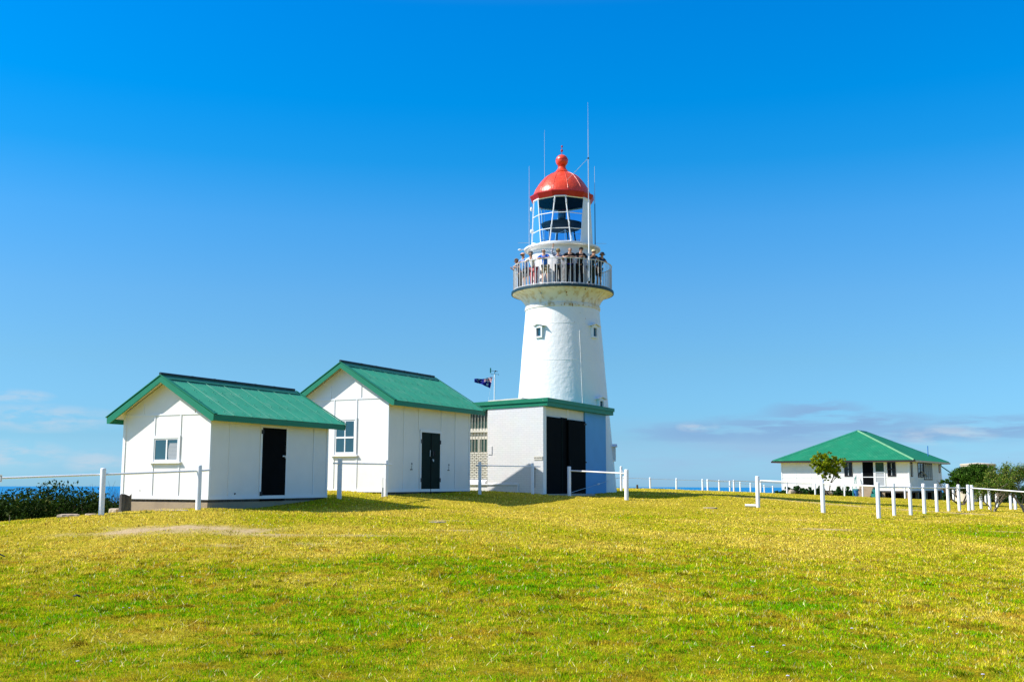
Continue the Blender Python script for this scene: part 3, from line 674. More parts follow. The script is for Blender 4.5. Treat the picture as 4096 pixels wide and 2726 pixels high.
# lantern: twelve leaning mullions, glass in front and behind, blank panels on the right
ZB, ZT, RB, RT = 11.2, 13.39, 1.475, 1.42
ang = [8.75 + 30 * k for k in range(12)]; off = [(-5 if k % 2 == 0 else 5) for k in range(12)]
def lp(k, f, rr=0.):
    k %= 12; a = R_(ang[k] + off[k] - 2 * off[k] * f); r = RT + (RB - RT) * f + rr          # f 0 top .. 1 bottom
    return Vector((r * math.sin(a), -r * math.cos(a), ZT + (ZB - ZT) * f))
lan = bpy.data.objects.new('lantern', None); C.objects.link(lan); lan.parent = T
BLANK = (1, 2, 3)                                                     # panel k lies between mullions k and k+1
for k in range(12):
    MB().tube(lp(k, 0), lp(k, 1), .028, seg=8).build('mullion', 'trim', lan)
    if k in BLANK:
        q = [lp(k, 0), lp(k + 1, 0), lp(k + 1, 1), lp(k, 1)]; n = (q[1] - q[0]).cross(q[3] - q[0]).normalized()
        mb = MB(); mb.add(q + [p + n * .02 for p in q], [(0, 1, 2, 3), (7, 6, 5, 4), (0, 4, 5, 1), (1, 5, 6, 2), (2, 6, 7, 3), (3, 7, 4, 0)]); mb.build('blank_panel', 'trim', lan)
    else:
        for f0, f1 in ((0, .363), (.363, .71), (.71, 1)):
            q = [lp(k, f0, -.005), lp(k + 1, f0, -.005), lp(k + 1, f1, -.005), lp(k, f1, -.005)]
            MB().add(q, [(0, 1, 2, 3)]).build('pane', 'clear', lan)
        for f_ in (.363, .71): MB().tube(lp(k, f_), lp(k + 1, f_), .020, seg=8).build('glazing_bar', 'trim', lan)
    MB().tube(lp(k, 0), lp(k + 1, 0), .04, seg=8).build('glazing_bar', 'trim', lan); MB().tube(lp(k, 1), lp(k + 1, 1), .03, seg=8).build('glazing_bar', 'trim', lan)
for k, f_ in ((0, .12), (0, .62), (11, .10), (11, .68)):
    p = lp(k, f_, .03); MB().box(p.x - .035, p.x + .035, p.y - .03, p.y + .03, p.z - .10, p.z + .10).build('hinge_block', 'trim', lan, bevel=.01)
for z in (13.05, 11.95): MB().ball((-1.50, -.15, z), .07, 8, (.8, .8, 1.6)).build('junction_box', 'trim', lan)
# optic on its dark pedestal
op = bpy.data.objects.new('optic', None); C.objects.link(op); op.parent = T
MB().lathe([(.02, 12.02), (.5, 12.03), (.86, 12.12), (1.0, 12.24), (1.02, 12.34), (.96, 12.36), (.3, 12.36), (.02, 12.37)], 40).build('turntable', 'darkmetal', op, smooth=40)
MB().lathe([(.30, 12.36), (.30, 12.5), (.18, 12.56), (.18, 12.62)], 24).build('lamp_base', 'darkmetal', op, smooth=40)
MB().lathe([(.02, 12.62), (.17, 12.62), (.19, 12.70), (.19, 12.95), (.17, 13.02), (.02, 13.02)], 24).build('lens', 'glass', op, smooth=40)
for a in (20, 110, 200, 290): MB().tube((.75 * math.sin(R_(a)), -.75 * math.cos(R_(a)), 11.2), (.62 * math.sin(R_(a)), -.62 * math.cos(R_(a)), 12.1), .035, seg=8).build('leg', 'darkmetal', op)
ring(.95, 11.32, .028, 40).build('base_ring', 'darkmetal', op, smooth=60)
for a in (-40, 5, 60): MB().tube((1.05 * math.sin(R_(a)), -1.05 * math.cos(R_(a)), 11.2), (1.05 * math.sin(R_(a)), -1.05 * math.cos(R_(a)), 11.85), .018, seg=8).build('chain_post', 'metal', op)
MB().path([(1.05 * math.sin(R_(a)), -1.05 * math.cos(R_(a)), 11.80 - .14 * math.sin(math.pi * (a + 40) / 45)) for a in range(-40, 6, 5)], .010, 5).path([(1.05 * math.sin(R_(a)), -1.05 * math.cos(R_(a)), 11.80 - .14 * math.sin(math.pi * (a - 5) / 55)) for a in range(5, 61, 5)], .010, 5).build('chain', 'metal', op)
# inner curtain frame that darkens the top of the lantern
# dome
dm_ = bpy.data.objects.new('dome', None); C.objects.link(dm_); dm_.parent = T
ev = [(1.36, 13.41), (1.40, 13.40), (1.44, 13.385), (1.585, 13.615), (1.59, 13.655), (1.40, 13.72)]
MB().lathe(ev, 12, rot=8.75).build('eave', 'darkred', dm_)
dp = [(1.39, 13.70), (1.385, 13.78), (1.30, 14.0), (1.125, 14.27), (.98, 14.46), (.83, 14.63), (.68, 14.745), (.53, 14.825), (.34, 14.90)]
MB().lathe(dp, 64).build('dome_shell', 'red', dm_, smooth=50)
MB().lathe([(1.38, 13.43), (1.30, 13.75), (.9, 14.3), (.34, 14.7), (.01, 14.75)], 32).build('dome_lining', 'dark', dm_)
for k in range(12):
    a = R_(ang[k]); MB().path([(math.sin(a) * (r + .004), -math.cos(a) * (r + .004), z) for r, z in dp[1:]], .013, 6).build('rib', 'red', dm_)
MB().lathe([(.36, 14.89), (.37, 14.93), (.32, 14.96), (.22, 15.10), (.175, 15.20), (.20, 15.235), (.17, 15.26)], 32).build('vent_neck', 'red', dm_, smooth=40)
bl = [(max(.01, .305 * math.sin(math.pi * i / 16)), 15.52 - .305 * math.cos(math.pi * i / 16)) for i in range(17)]
MB().lathe(bl, 32).build('vent_ball', 'red', dm_, smooth=50); ring(.306, 15.56, .010, 32).build('ball_seam', 'darkred', dm_)
MB().tube((0, 0, 15.8), (0, 0, 16.30), .016, seg=8).ball((0, 0, 16.03), .062, 10).ball((.01, 0, 16.25), .048, 10).build('finial', 'darkred', dm_, smooth=50)
# small hooded windows on the shaft
def twin(a, z0, z1, w, name='window'):
    zc = (z0 + z1) / 2; r = float(np.interp(zc, [p[1] for p in prof], [p[0] for p in prof])) - .02
    w_ = bpy.data.objects.new(name, None); C.objects.link(w_); w_.parent = T; w_.location = (r * math.sin(R_(a)), -r * math.cos(R_(a)), 0); w_.rotation_euler = (0, 0, R_(a))
    h = w / 2; t_ = .075; fr = MB()
    fr.box(-h - t_, -h, -.13, .12, z0 - t_, z1 + t_).box(h, h + t_, -.13, .12, z0 - t_, z1 + t_).box(-h, h, -.13, .12, z1, z1 + t_).box(-h, h, -.13, .12, z0 - t_, z0); fr.build('frame', 'trim', w_, bevel=.006)
    box('pane', 'glass', w_, -h, h, -.045, .10, z0, z1)
    hd = MB(); q = z1 + t_ + .002
    hd.prism([(-h - .22, q), (-h - .22, q + .02), (0, q + .14), (h + .22, q + .02), (h + .22, q), (0, q + .10)], 'y', -.20, .15); hd.prism([(-h - .1, q - .004), (0, q + .095), (h + .1, q - .004)], 'y', -.128, .12); hd.build('hood', 'trim', w_)
twin(-37.3, 6.66, 7.05, .25); twin(47.6, 6.69, 7.09, .25); twin(49.5, 3.27, 3.67, .25); twin(82, 1.02, 1.53, .25)
MB().path([(math.sin(R_(21.5)) * (r + .02), -math.cos(R_(21.5)) * (r + .02), z) for r, z in prof[2:8] + [(1.865, 6.92)] if z < 6.95], .016, 8).build('conduit', 'tower', T)
# ledge lamp
MB().tube((-1.80, -.2, 11.06), (-1.96, -.2, 11.04), .02, seg=6).ball((-2.05, -.2, 11.04), .06, 8, (1.6, 1, .8)).build('gallery_lamp', 'trim', T)

# whip antennas
def whip(label, x, y, pts, extra=None):
    t = thing('whip_antenna', label, 'antenna', (TX0 + x, TY0 + y, EYE), 0, 'antennas round the lantern')
    for (z0, z1, r0, r1, nm, mt) in pts: MB().tube((0, 0, z0), (0, 0, z1), r0, r1, seg=8).build(nm, mt, t)
    if extra: extra(t)
    return t
def radial(s):
    return lambda t: MB().tube((0, 0, 11.43), (s * .55, 0, 11.42), .008, .006, seg=6).build('radial', 'metal', t)
whip('thin whip antenna left of the lantern, reaching the height of the dome top', -1.60, .0, [(11.1, 13.0, .016, .014, 'mast', 'metal'), (13.0, 15.25, .013, .009, 'whip', 'metal')], radial(-1))
whip('thin whip antenna right of the lantern, as high as the dome', 1.60, .1, [(11.1, 13.4, .022, .018, 'mast', 'darkmetal'), (13.4, 15.27, .014, .010, 'whip', 'metal')], radial(1))
whip('whip antenna rising behind the left side of the red dome', -.80, 1.58, [(11.1, 14.9, .014, .012, 'mast', 'metal'), (14.9, 17.6, .012, .006, 'whip', 'metal')])
def strut(t):
    MB().tube((0, 0, 14.98), (-1.10, 1.18, 14.1), .008, seg=6).build('stay', 'metal', t); MB().ball((0, 0, 14.98), .045, 8).build('clamp', 'darkmetal', t)
whip('tallest antenna, on a white pole in front of the lantern, tied to the dome', 1.13, -2.16, [(9.15, 12.85, .034, .034, 'pole', 'rail'), (12.85, 14.9, .022, .022, 'mast', 'metal'), (14.9, 16.4, .018, .014, 'whip', 'metal'), (16.4, 17.7, .009, .005, 'tip', 'metal')], strut)

# ------------------------------------------------------------------ flagpole and flag
fp = thing('flagpole', 'white pole with a wind vane on top, behind the flat roofed building', 'flagpole', (-.80, 47, EYE))
MB().tube((0, 0, -.6), (.03, 0, 4.74), .036, .026, seg=12).build('pole', 'rail', fp, smooth=50)
va = bpy.data.objects.new('wind_vane', None); C.objects.link(va); va.parent = fp; va.location = (.03, 0, 4.74)
MB().box(-.215, -.158, -.006, .006, .06, .285).build('vane_plate', 'teal', va)
MB().tube((-.17, 0, .165), (.10, 0, .13), .008, seg=6).ball((.04, 0, .14), .035, 8, (1.2, .6, .9)).ball((.125, 0, .13), .018, 8).build('vane_arm', 'darkmetal', va)
MB().tube((0, 0, -.01), (0, 0, .14), .012, seg=6).tube((-.15, 0, .01), (.14, 0, .0), .007, seg=6).build('direction_arms', 'darkmetal', va)
text('N', .09, 'metal', va, (-.17, 0, .005), (R_(90), 0, 0), 'letter'); text('S', .10, 'darkmetal', va, (.17, 0, -.01), (R_(90), 0, 0), 'letter')
MB().path([(-.02, -.02, 4.62), (-.10, -.02, 4.45), (-.24, -.02, 3.6), (-.06, -.02, 2.9)], .005, 5).build('halyard', 'trim', fp)

def flagcol(u, v):
    """u 0 hoist..1 fly, v 0 bottom..1 top"""
    blue = (.008, .012, .17); white = (.75, .75, .78); red = (.55, .01, .025)
    def star(cx, cy, r, n, inner=.45):
        dx = (u - cx) * 2; dy = v - cy; d = math.hypot(dx, dy); a = math.atan2(dx, dy); k = (a / (2 * math.pi / n)) % 1; k = min(k, 1 - k) * 2
        return d < r * (1 + (inner - 1) * k)
    if u < .5 and v > .5:
        x = u / .5 * 2 - 1; y = (v - .5) / .5 * 2 - 1
        if abs(y) < .20 or abs(x) < .10: return red
        if abs(y) < .34 or abs(x) < .17: return white
        dd = min(abs(y - x), abs(y + x))
        if dd < .10: return red
        if dd < .26: return white
        return blue
    if star(.25, .25, .17, 7): return white
    for (cx, cy, r, n) in ((.75, .83, .075, 7), (.625, .56, .075, 7), (.86, .60, .075, 7), (.75, .17, .075, 7), (.80, .47, .05, 5)):
        if star(cx, cy, r, n, .5): return white
    return blue
fb = MB(); NU, NV = 88, 48; fc = []
top = [Vector((p[0], 0, p[1])) for p in ((.0, 0.), (.22, -.06), (.5, -.085), (.83, -.09))]
ptl = at(1971, 1506, 47); ptr = None
def edge(pts, t):
    k = t * (len(pts) - 1); i = min(int(k), len(pts) - 2); return pts[i].lerp(pts[i + 1], k - i)
TOPE = [at(1970.5, 1506, 47), at(1955, 1509, 47.05), at(1938, 1514, 46.95), at(1916, 1514, 47.06), at(1897, 1514.5, 46.98)]
BOTE = [at(1961, 1552, 47), at(1948, 1546, 47.06), at(1932, 1539, 46.95), at(1914, 1531, 47.05), at(1898, 1529.5, 46.97)]
for j in range(NV + 1):
    for i in range(NU + 1):
        u = i / NU; v = j / NV; p = edge(BOTE, u).lerp(edge(TOPE, u), v)
        p.y += .045 * u ** .5 * math.sin(11 * u + 2.2 * v) + .02 * math.sin(19 * u - 4 * v)
        p.z += .012 * math.sin(14 * u + 1.5 * v) * u
        fb.v.append(tuple(p))
for j in range(NV):
    for i in range(NU):
        a = j * (NU + 1) + i; fb.f.append((a, a + 1, a + NU + 2, a + NU + 1)); fc.append(flagcol((i + .5) / NU, (j + .5) / NV))
fo = fb.build('flag', 'cloth', None, smooth=60); md = fo.modifiers.new('thickness', 'SOLIDIFY'); md.thickness = .004
ca = fo.data.attributes.new('Col', 'FLOAT_COLOR', 'FACE'); ca.data.foreach_set('color', np.c_[np.array(fc), np.ones(len(fc))].astype(np.float32).ravel())
tag(fo, 'dark blue flag with white stars and a red and white crossed canton, flying left', 'flag')

# ------------------------------------------------------------------ house on the right
HX, HY, HZ0, HYAW = 33.611, 90.0, -.718 + EYE, -.575
HW, HD = 11.04, 13.479
H = thing('hip_roofed_house', 'low white house with green hipped iron roof, standing on stumps at the right', 'house', (HX, HY, HZ0), HYAW)
WT = 2.47
MB().box(-HW, 0, 0, HD, 0, WT).build('wall', 'fibro', H)
box('floor_frame', 'stump', H, -HW + .05, -.05, .05, HD - .05, -.16, -.003)
k = 0
for u in (-.15, -2.2, -4.3, -6.5, -8.7, HW * -1 + .15):
    for v in (.15, 3.4, 6.7, 10., HD - .15):
        box('stump', 'concrete', H, u - .13, u + .13, v - .13, v + .13, -1.6, -.161)
box('underfloor_light_block', 'dark', H, -HW + .1, -HW + .12, .2, HD - .2, -1.5, -.165); box('underfloor_light_block', 'dark', H, -HW + .2, -.2, HD - .3, HD - .28, -1.7, -.165)  # unseen dark sheets added to keep light out from under the floor
box('batten', 'trim', H, -HW, .02, -.028, 0, 1.13, 1.19); box('batten', 'trim', H, 0, .028, -.02, HD, 1.08, 1.13)
box('batten', 'trim', H, -HW, .015, -.022, 0, -.01, .07); box('batten', 'trim', H, 0, .022, -.02, HD, -.012, .06)
for u in (-9.71, -8.4, -7.1, -5.8, -4.45, -.55): box('batten', 'trim', H, u - .022, u + .022, -.016, 0, .071, 1.129); 
for u in (-9.71, -8.4, -7.1, -5.8): box('batten', 'trim', H, u - .022, u + .022, -.016, 0, 1.191, WT)
for v in [.4 + .62 * i for i in range(21)]: box('batten', 'trim', H, 0, .012, v - .018, v + .018, .061, 1.079)
for v in (1.6, 2.4, 9.7, 10.3, 10.9, 11.5, 13.0): box('batten', 'trim', H, 0, .012, v - .018, v + .018, 1.131, WT)
MB().box(-.09, .024, -.024, 0, 0.071, WT).box(0, .024, 0, .09, .071, WT).box(-HW - .02, -HW + .08, -.024, 0, .071, WT).build('corner_board', 'trim', H)
def hwin(u0, u1, z0, z1, front=True, kindw='sash', name='window'):
    w = bpy.data.objects.new(name, None); C.objects.link(w); w.parent = H
    if not front: w.rotation_euler = (0, 0, R_(90))
    def P(mb, a0, a1, d0, d1, c0, c1): return mb.box(a0, a1, -d1, -d0, c0, c1)
    fr = MB()
    for a0, a1, c0, c1 in ((u0, u0 + .06, z0, z1), (u1 - .06, u1, z0, z1), (u0 + .06, u1 - .06, z1 - .07, z1), (u0 + .06, u1 - .06, z0, z0 + .08)): P(fr, a0, a1, 0, .05, c0, c1)
    if kindw == 'sash':
        zm = (z0 + z1) / 2; P(fr, u0 + .06, u1 - .06, 0, .055, zm - .05, zm + .05)
        fr.build('frame', 'brown', w); box('pane', 'glassdark', w, u0 + .061, u1 - .061, -.02, 0, z0 + .081, z1 - .071)
        um = (u0 + u1) / 2; MB().box(um - .03, um + .03, -.0225, -.0201, z0 + .09, z1 - .08).build('curtain_gap', 'grey', w)
    elif kindw == 'louvre':
        n = int((z1 - z0) / .105); cols = max(1, int(round((u1 - u0) / .85)))
        for k in range(cols + 1):
            a = u0 + (u1 - u0 - .06) * k / cols; P(fr, a, a + .06, 0, .06, z0, z1)
        fr.build('frame', 'brown', w); sl = MB()
        for k in range(n):
            z = z0 + .1 + (z1 - z0 - .2) * k / n
            sl.add([(u0 + .03, -.075, z), (u1 - .03, -.075, z), (u1 - .03, -.01, z + .075), (u0 + .03, -.01, z + .075)], [(0, 1, 2, 3)])
        s_ = sl.build('blades', 'cream', w); q = s_.modifiers.new('thick', 'SOLIDIFY'); q.thickness = .008
        box('pane', 'glassdark', w, u0 + .03, u1 - .03, -.006, 0, z0 + .08, z1 - .07)
    elif kindw == 'casement':
        um = (u0 + u1) / 2; P(fr, um - .03, um + .03, 0, .05, z0, z1); P(fr, u0 + .06, u1 - .06, 0, .049, (z0 + z1) / 2 + .1, (z0 + z1) / 2 + .16); fr.build('frame', 'brown', w)
        box('pane', 'glassdark', w, u0 + .061, u1 - .061, -.02, 0, z0 + .081, z1 - .071)
        MB().add([(um, -.06, z1 - .75), (um + .8, -.06, z1 - .75), (um + .8, -.45, z0 + .08), (um, -.45, z0 + .08), (um, -.03, z1 - .75), (um + .8, -.03, z1 - .75), (um + .8, -.42, z0 + .07), (um, -.42, z0 + .07)], [(0, 1, 2, 3), (4, 5, 6, 7), (0, 1, 5, 4), (1, 2, 6, 5), (2, 3, 7, 6), (3, 0, 4, 7)]).build('open_sash', 'glass', w)
    else:
        fr.build('frame', 'brown', w); box('pane', 'glassdark', w, u0 + .061, u1 - .061, -.02, 0, z0 + .081, z1 - .071)
hwin(-5.41, -4.72, 1.20, 2.46); hwin(-1.76, -1.07, 1.20, 2.42)
hwin(.68, 1.22, 1.19, 2.42, False, 'louvre', 'louvre_window'); hwin(3.33, 5.45, 1.14, 2.42, False, 'casement'); hwin(5.67, 9.08, .92, 2.44, False, 'louvre', 'louvre_window'); hwin(12.2, 12.8, 1.6, 2.40, False, 'plain')
box('door', 'door', H, -3.84, -2.93, -.02, 0, .42, 2.46)
MB().box(-3.93, -3.841, -.05, 0, .36, WT).box(-2.929, -2.84, -.05, 0, .36, WT).build('door_frame', 'trim', H)
sc = bpy.data.objects.new('screen_panel', None); C.objects.link(sc); sc.parent = H
MB().box(-2.83, -2.75, -.045, 0, .36, 2.46).box(-2.04, -1.95, -.045, 0, .36, 2.46).box(-2.75, -2.04, -.045, 0, 1.52, 1.62).box(-2.75, -2.04, -.044, 0, .36, .44).box(-2.75, -2.04, -.044, 0, 2.40, 2.46).build('frame', 'trim', sc)
box('mesh', 'grey', sc, -2.749, -2.041, -.02, 0, .441, 1.519); box('mesh', 'glassgreen', sc, -2.749, -2.041, -.02, 0, 1.621, 2.399)
st = MB()
for k in range(5): st.box(-4.1, -2.95, -.03 - .28 * (5 - k), -.03 - .28 * (4 - k) if k < 4 else -.03, -1.2, .38 - .20 * (4 - k))
st.build('steps', 'concrete', H)
hr = MB()
for u in (-4.35,): 
    hr.path([(u, -1.5, -.75), (u, -1.5, .42), (u, -.9, .62), (u, -.25, 1.32)], .025, 8).tube((u, -.5, .2), (u, -.25, 1.32), .022).path([(u, -.75, .75), (u, -.75, 1.05), (u, -.35, 1.12)], .02, 6)
hr.build('handrail', 'teal', H)
MB().box(-2.93, -2.55, -1.2, -.05, -1.1, -.25).box(-2.93, -2.55, -.7, -.05, -.249, .12).build('step_side', 'teal', H)
MB().box(-4.55, -4.12, -.9, -.1, -1.1, .15).build('step_side', 'teal', H)
# hipped roof of corrugated iron
ov, ze, zr_ = .586, 2.591, 5.402
eu0, eu1, ev0, ev1 = -HW - ov, ov, -ov, HD + ov
run = HW / 2 + ov; fr_ = 5.284 + ov
def hipsheet(front, pitch=.13, amp=.013):
    mb = MB(); n = 5
    L_ = (eu1 - eu0) if front in ('f', 'b') else (ev1 - ev0); steps = int(L_ / pitch * n); rows = 9
    for i in range(steps + 1):
        t = L_ * i / steps
        if front in ('f', 'b'): reach = fr_ * min(1., min(t, L_ - t) / run); total = fr_
        else: reach = run * min(1., min(t, L_ - t) / fr_); total = run
        sl = (zr_ - ze) / total; k = amp * math.sin(2 * math.pi * t / pitch)
        for j in range(rows):
            d_ = reach * j / (rows - 1); z = ze + sl * d_ + k
            mb.v.append({'f': (eu0 + t, ev0 + d_, z), 'b': (eu0 + t, ev1 - d_, z), 'l': (eu0 + d_, ev0 + t, z), 'r': (eu1 - d_, ev0 + t, z)}[front])
    for i in range(steps):
        for j in range(rows - 1):
            a = i * rows + j; mb.f.append((a, a + rows, a + rows + 1, a + 1))
    return mb
for s_ in 'frbl': hipsheet(s_).build('roof', 'roofhouse', H, smooth=60)
apF, apB = Vector((-HW / 2, ev0 + fr_, zr_ + .03)), Vector((-HW / 2, ev1 - fr_, zr_ + .03))
for a, b in (((eu0, ev0, ze + .03), apF), ((eu1, ev0, ze + .03), apF), ((eu0, ev1, ze + .03), apB), ((eu1, ev1, ze + .03), apB), (apF, apB)):
    a = Vector(a); b = Vector(b); d_ = (b - a).normalized(); x_ = d_.cross(Vector((0, 0, 1))).normalized() * .12; up = Vector((0, 0, .05))
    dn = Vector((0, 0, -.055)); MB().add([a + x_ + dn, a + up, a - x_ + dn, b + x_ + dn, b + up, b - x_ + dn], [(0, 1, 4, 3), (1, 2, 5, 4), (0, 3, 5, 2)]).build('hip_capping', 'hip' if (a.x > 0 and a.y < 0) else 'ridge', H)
gt = MB(); g_ = .12
gt.box(eu0 - g_, eu1 + g_, ev0 - g_, ev0 + .02, ze - .17, ze - .02).build('gutter', 'brown', H, bevel=.01); MB().box(eu0 - g_, eu1 + g_, ev1 - .02, ev1 + g_, ze - .17, ze - .02).build('gutter', 'brown', H, bevel=.01)
MB().box(eu1 - .02, eu1 + g_, ev0 + .021, ev1 - .021, ze - .165, ze - .02).build('gutter', 'tank', H, bevel=.01); MB().box(eu0 - g_, eu0 + .02, ev0 + .021, ev1 - .021, ze - .165, ze - .02).build('gutter', 'tank', H, bevel=.01)
MB().box(eu0 + .03, eu1 - .03, ev0 + .03, ev1 - .03, ze - .15, ze - .11).build('soffit', 'soffit', H)
MB().path([(ov + .05, 10.1, ze - .15), (.6, 10.3, 2.2), (2.2, 12.2, .75)], .05, 8).build('downpipe', 'teal', H)
MB().tube((-.6, 10.8, 3.1), (-.6, 10.8, 4.1), .04).build('vent_pipe', 'blue', H)
bn = thing('blue_bin', 'small blue bin beside the front steps of the far house', 'bin', at(3424, 1980, 88.6))
MB().lathe([(.01, -.1), (.17, -.1), (.21, .42), (.20, .42), (.16, .05), (.01, .05)], 20).build('tub', 'blue', bn, smooth=40); ring(.215, .42, .02, 20).build('rim', 'blue', bn)

# water tanks behind the house
def tank(label, px, top, d, r, base):
    p = at(px, top, d); g = at(px, base, d); h = p.z - g.z
    t = thing('water_tank', label, 'water tank', (p.x, p.y, g.z)); MB().lathe([(r, -.6), (r, h), (r - .02, h + .02), (r - .1, h + .05)], 40).build('tank_wall', 'tank', t, smooth=40)
    MB().lathe([(r + .05, h - .10), (r + .06, h - .08), (r + .06, h + .03), (r - .05, h + .06), (.02, h + .18)], 40).build('lid', 'tank', t, smooth=40); return t
tank('tall cream concrete water tank rising behind the green bush', 3911, 1856, 107, 1.62, 2000)
tank('low cream water tank behind the row of bollards', 3862, 1935, 76, .74, 2006)

# ------------------------------------------------------------------ fences and bollards
def postmesh(h, r, below=.35, seg=16):
    return MB().lathe([(r, -below), (r, h - .025), (r * .93, h - .008), (r * .72, h), (.005, h + .003)], seg)
def fence(name, label, posts, rails, group=None, rr=.024, mt='rail', square=()):
    """posts: (px top, y top, px base, y base, depth, radius); rails: lists of (px, y, depth)"""
    p0 = at(posts[0][2], posts[0][3], posts[0][4]); t = thing(name, label, 'fence', p0, 0, group)
    for k, (xt, yt, xb, yb, d, r) in enumerate(posts):
        b = at(xb, yb, d); tp = at(xt, yt, d)
        gzz = g1(b.x, b.y); low = min(b.z, gzz)
        if k in square:
            o = MB().box(-r, r, -r, r, low - b.z - .35, tp.z - b.z).build('post', 'post', t, bevel=.006)
        else: o = postmesh(tp.z - b.z, r, .35 + b.z - low).build('post', 'post', t, smooth=50)
        o.location = b - p0; o.rotation_euler = (random.uniform(-.012, .012), random.uniform(-.014, .014), random.uniform(0, 3) if k not in square else 0)
    for rl_ in rails:
        MB().path([at(*q) - p0 for q in rl_], rr, 10).build('rail', mt, t, smooth=60)
    return t
f1 = fence('post_and_rail_fence', 'white pipe rail fence at the left edge, ending in front of the small shed', [(416, 1870.8, 404.7, 2059, 24.7, .063), (800.8, 1859, 792, 2036, 26.0, .063)],
      [[(-300, 1921, 24.0), (410, 1896.6, 24.7), (797, 1882.2, 26.0), (840, 1878.5, 26.3)]], 'white pipe rail fences')
fence('post_and_rail_fence', 'short white two post rail fence in front of the larger shed', [(1359, 1834.3, 1356.6, 1990.5, 31.7, .062), (1547, 1839, 1543, 1981, 34.9, .058)],
      [[(1334, 1851.5, 31.4), (1359, 1852, 31.7), (1547, 1855.3, 34.9), (1566, 1855.9, 35.2)]], 'white pipe rail fences', square=(0,))
fence('post_and_rail_fence', 'white two post rail fence in front of the brick wall and its barred window', [(1920, 1846, 1919, 1973, 39.2, .058), (2131.4, 1851, 2130.4, 1970, 41.4, .058)],
      [[(1905, 1860.9, 39.0), (1920, 1861.2, 39.2), (2131, 1864.5, 41.4), (2160.7, 1865, 41.7)]], 'white pipe rail fences', rr=.020, square=(0,))
fence('post_and_rail_fence', 'white two post rail fence in front of the open black doors', [(2276, 1864.3, 2276.8, 1979, 42.4, .076), (2504.6, 1876, 2506, 1997, 40.9, .080)],
      [[(2278, 1880.8, 42.4), (2504, 1892.3, 40.9)]], 'white pipe rail fences', rr=.030)
fence('lone_post', 'single white post standing right beside the lighthouse base', [(2484, 1863.6, 2485.7, 1968, 53.6, .062)], [[(2476, 1884, 53.5), (2492, 1884.5, 53.5)]], 'white posts')['category'] = 'post'
fence('post_and_rail_fence', 'white rail fence across the lawn in front of the far house, meeting the bollard row', [(3029.7, 1903, 3032.5, 2031, 39.9, .076), (3291.9, 1915.5, 3293.4, 2048, 38.5, .080), (3510.2, 1928.2, 3515.5, 2073, 35.4, .068)],
      [[(3030, 1920.4, 39.9), (3292, 1931.3, 38.5), (3512, 1944, 35.4)], [(3512, 1947, 35.4), (3575, 1947.6, 38.7), (3641, 1948.1, 39.5), (3694, 1948.8, 41.9), (3745, 1949.2, 44.7), (3790, 1949.6, 46.9), (3832, 1950, 47.4), (3886, 1950.4, 49.6), (4180, 1972, 40)]], 'white pipe rail fences', rr=.026)
BOL = [(3572.6, 1931, 3577.6, 2063, 38.7, .064, 'first bollard from the fence corner'), (3640, 1931.8, 3643.8, 2061.5, 39.5, .064, 'second bollard from the fence corner'),
       (3693.5, 1932.8, 3698.8, 2055, 41.9, .070, 'third and stoutest looking bollard, with a pale rail bracket'), (3743, 1934.2, 3748.8, 2048.5, 44.7, .066, 'fourth bollard from the fence corner'),
       (3789, 1935.5, 3795, 2044.5, 46.9, .066, 'fifth bollard from the fence corner'), (3831.6, 1936.3, 3838.4, 2045.5, 47.4, .066, 'sixth bollard, standing alone before the overlapping pair'),
       (3871, 1937.1, 3877, 2045, 48.2, .070, 'left one of the overlapping bollard pair by the green bush'), (3886, 1939, 3892, 2042, 49.6, .070, 'right one of the overlapping bollard pair by the green bush'),
       (3921, 1947, 3925.6, 2035, 57, .075, 'bollard just left of the dry bush stem'), (3950, 1950, 3960, 2034, 56, .075, 'bollard behind the stem of the dry bush'),
       (3984, 1962, 3989, 2027, 62, .075, 'bollard just right of the dry bush stem'), (4038, 1972, 4044, 2026, 60, .08, 'left one of two stout bollards under the twigs at the right edge'),
       (4056, 1974, 4062, 2028, 59, .08, 'right one of two stout bollards under the twigs at the right edge')]
proto = None
for k, (xt, yt, xb, yb, d, r, lab) in enumerate(BOL):
    b = at(xb, yb, d); tp = at(xt, yt, d); low = min(b.z, g1(b.x, b.y))
    o = postmesh(tp.z - b.z, r, .35 + b.z - low).build('bollard', 'post', None, smooth=50); o.location = b
    tag(o, 'round white ' + lab, 'bollard', 'white bollards along the right of the lawn')
FAR = [(2830, 1915.4, 1962, 72, 'far'), (2876.3, 1918.3, 1963, 74, ''), (2934.8, 1917.7, 1966, 77, ''), (3042, 1922.8, 1969, 82, ''), (3147.7, 1928, 1976, 84, ''), (3260.4, 1932, 1980, 84, ''), (3378, 1938, 1987, 82.5, ''), (3450.8, 1940, 1990, 81.5, ''), (3620, 1944.5, 1997, 78, ''), (3814, 1948, 2006, 71, ''), (3943, 1955, 2016, 68, '')]
fence('post_and_rail_fence', 'distant white post fence running just in front of the far house', [(x, yt, x + 1, yb, d, .062) for x, yt, yb, d, _ in FAR], [[(x, yt + 3.5, d) for x, yt, yb, d, _ in FAR]], 'far white fences', rr=.028)
CR = [(2494.5, 1903.5, 62), (2601, 1908, 64), (2705.4, 1911, 66.5), (2810, 1914.5, 69.5), (2919.7, 1922.2, 75), (2961, 1925.8, 79), (3002, 1929.6, 83), (3057.5, 1937, 89), (3091.4, 1941.5, 93)]
fence('wire_fence', 'thin wire fence with white posts along the crest against the sea', [(x, y, x + .3, y + 44 * 62 / d, d, .055) for x, y, d in CR], [[(2440, 1910, 61)] + [(x, y + 6, d) for x, y, d in CR]], 'far white fences', rr=.012)
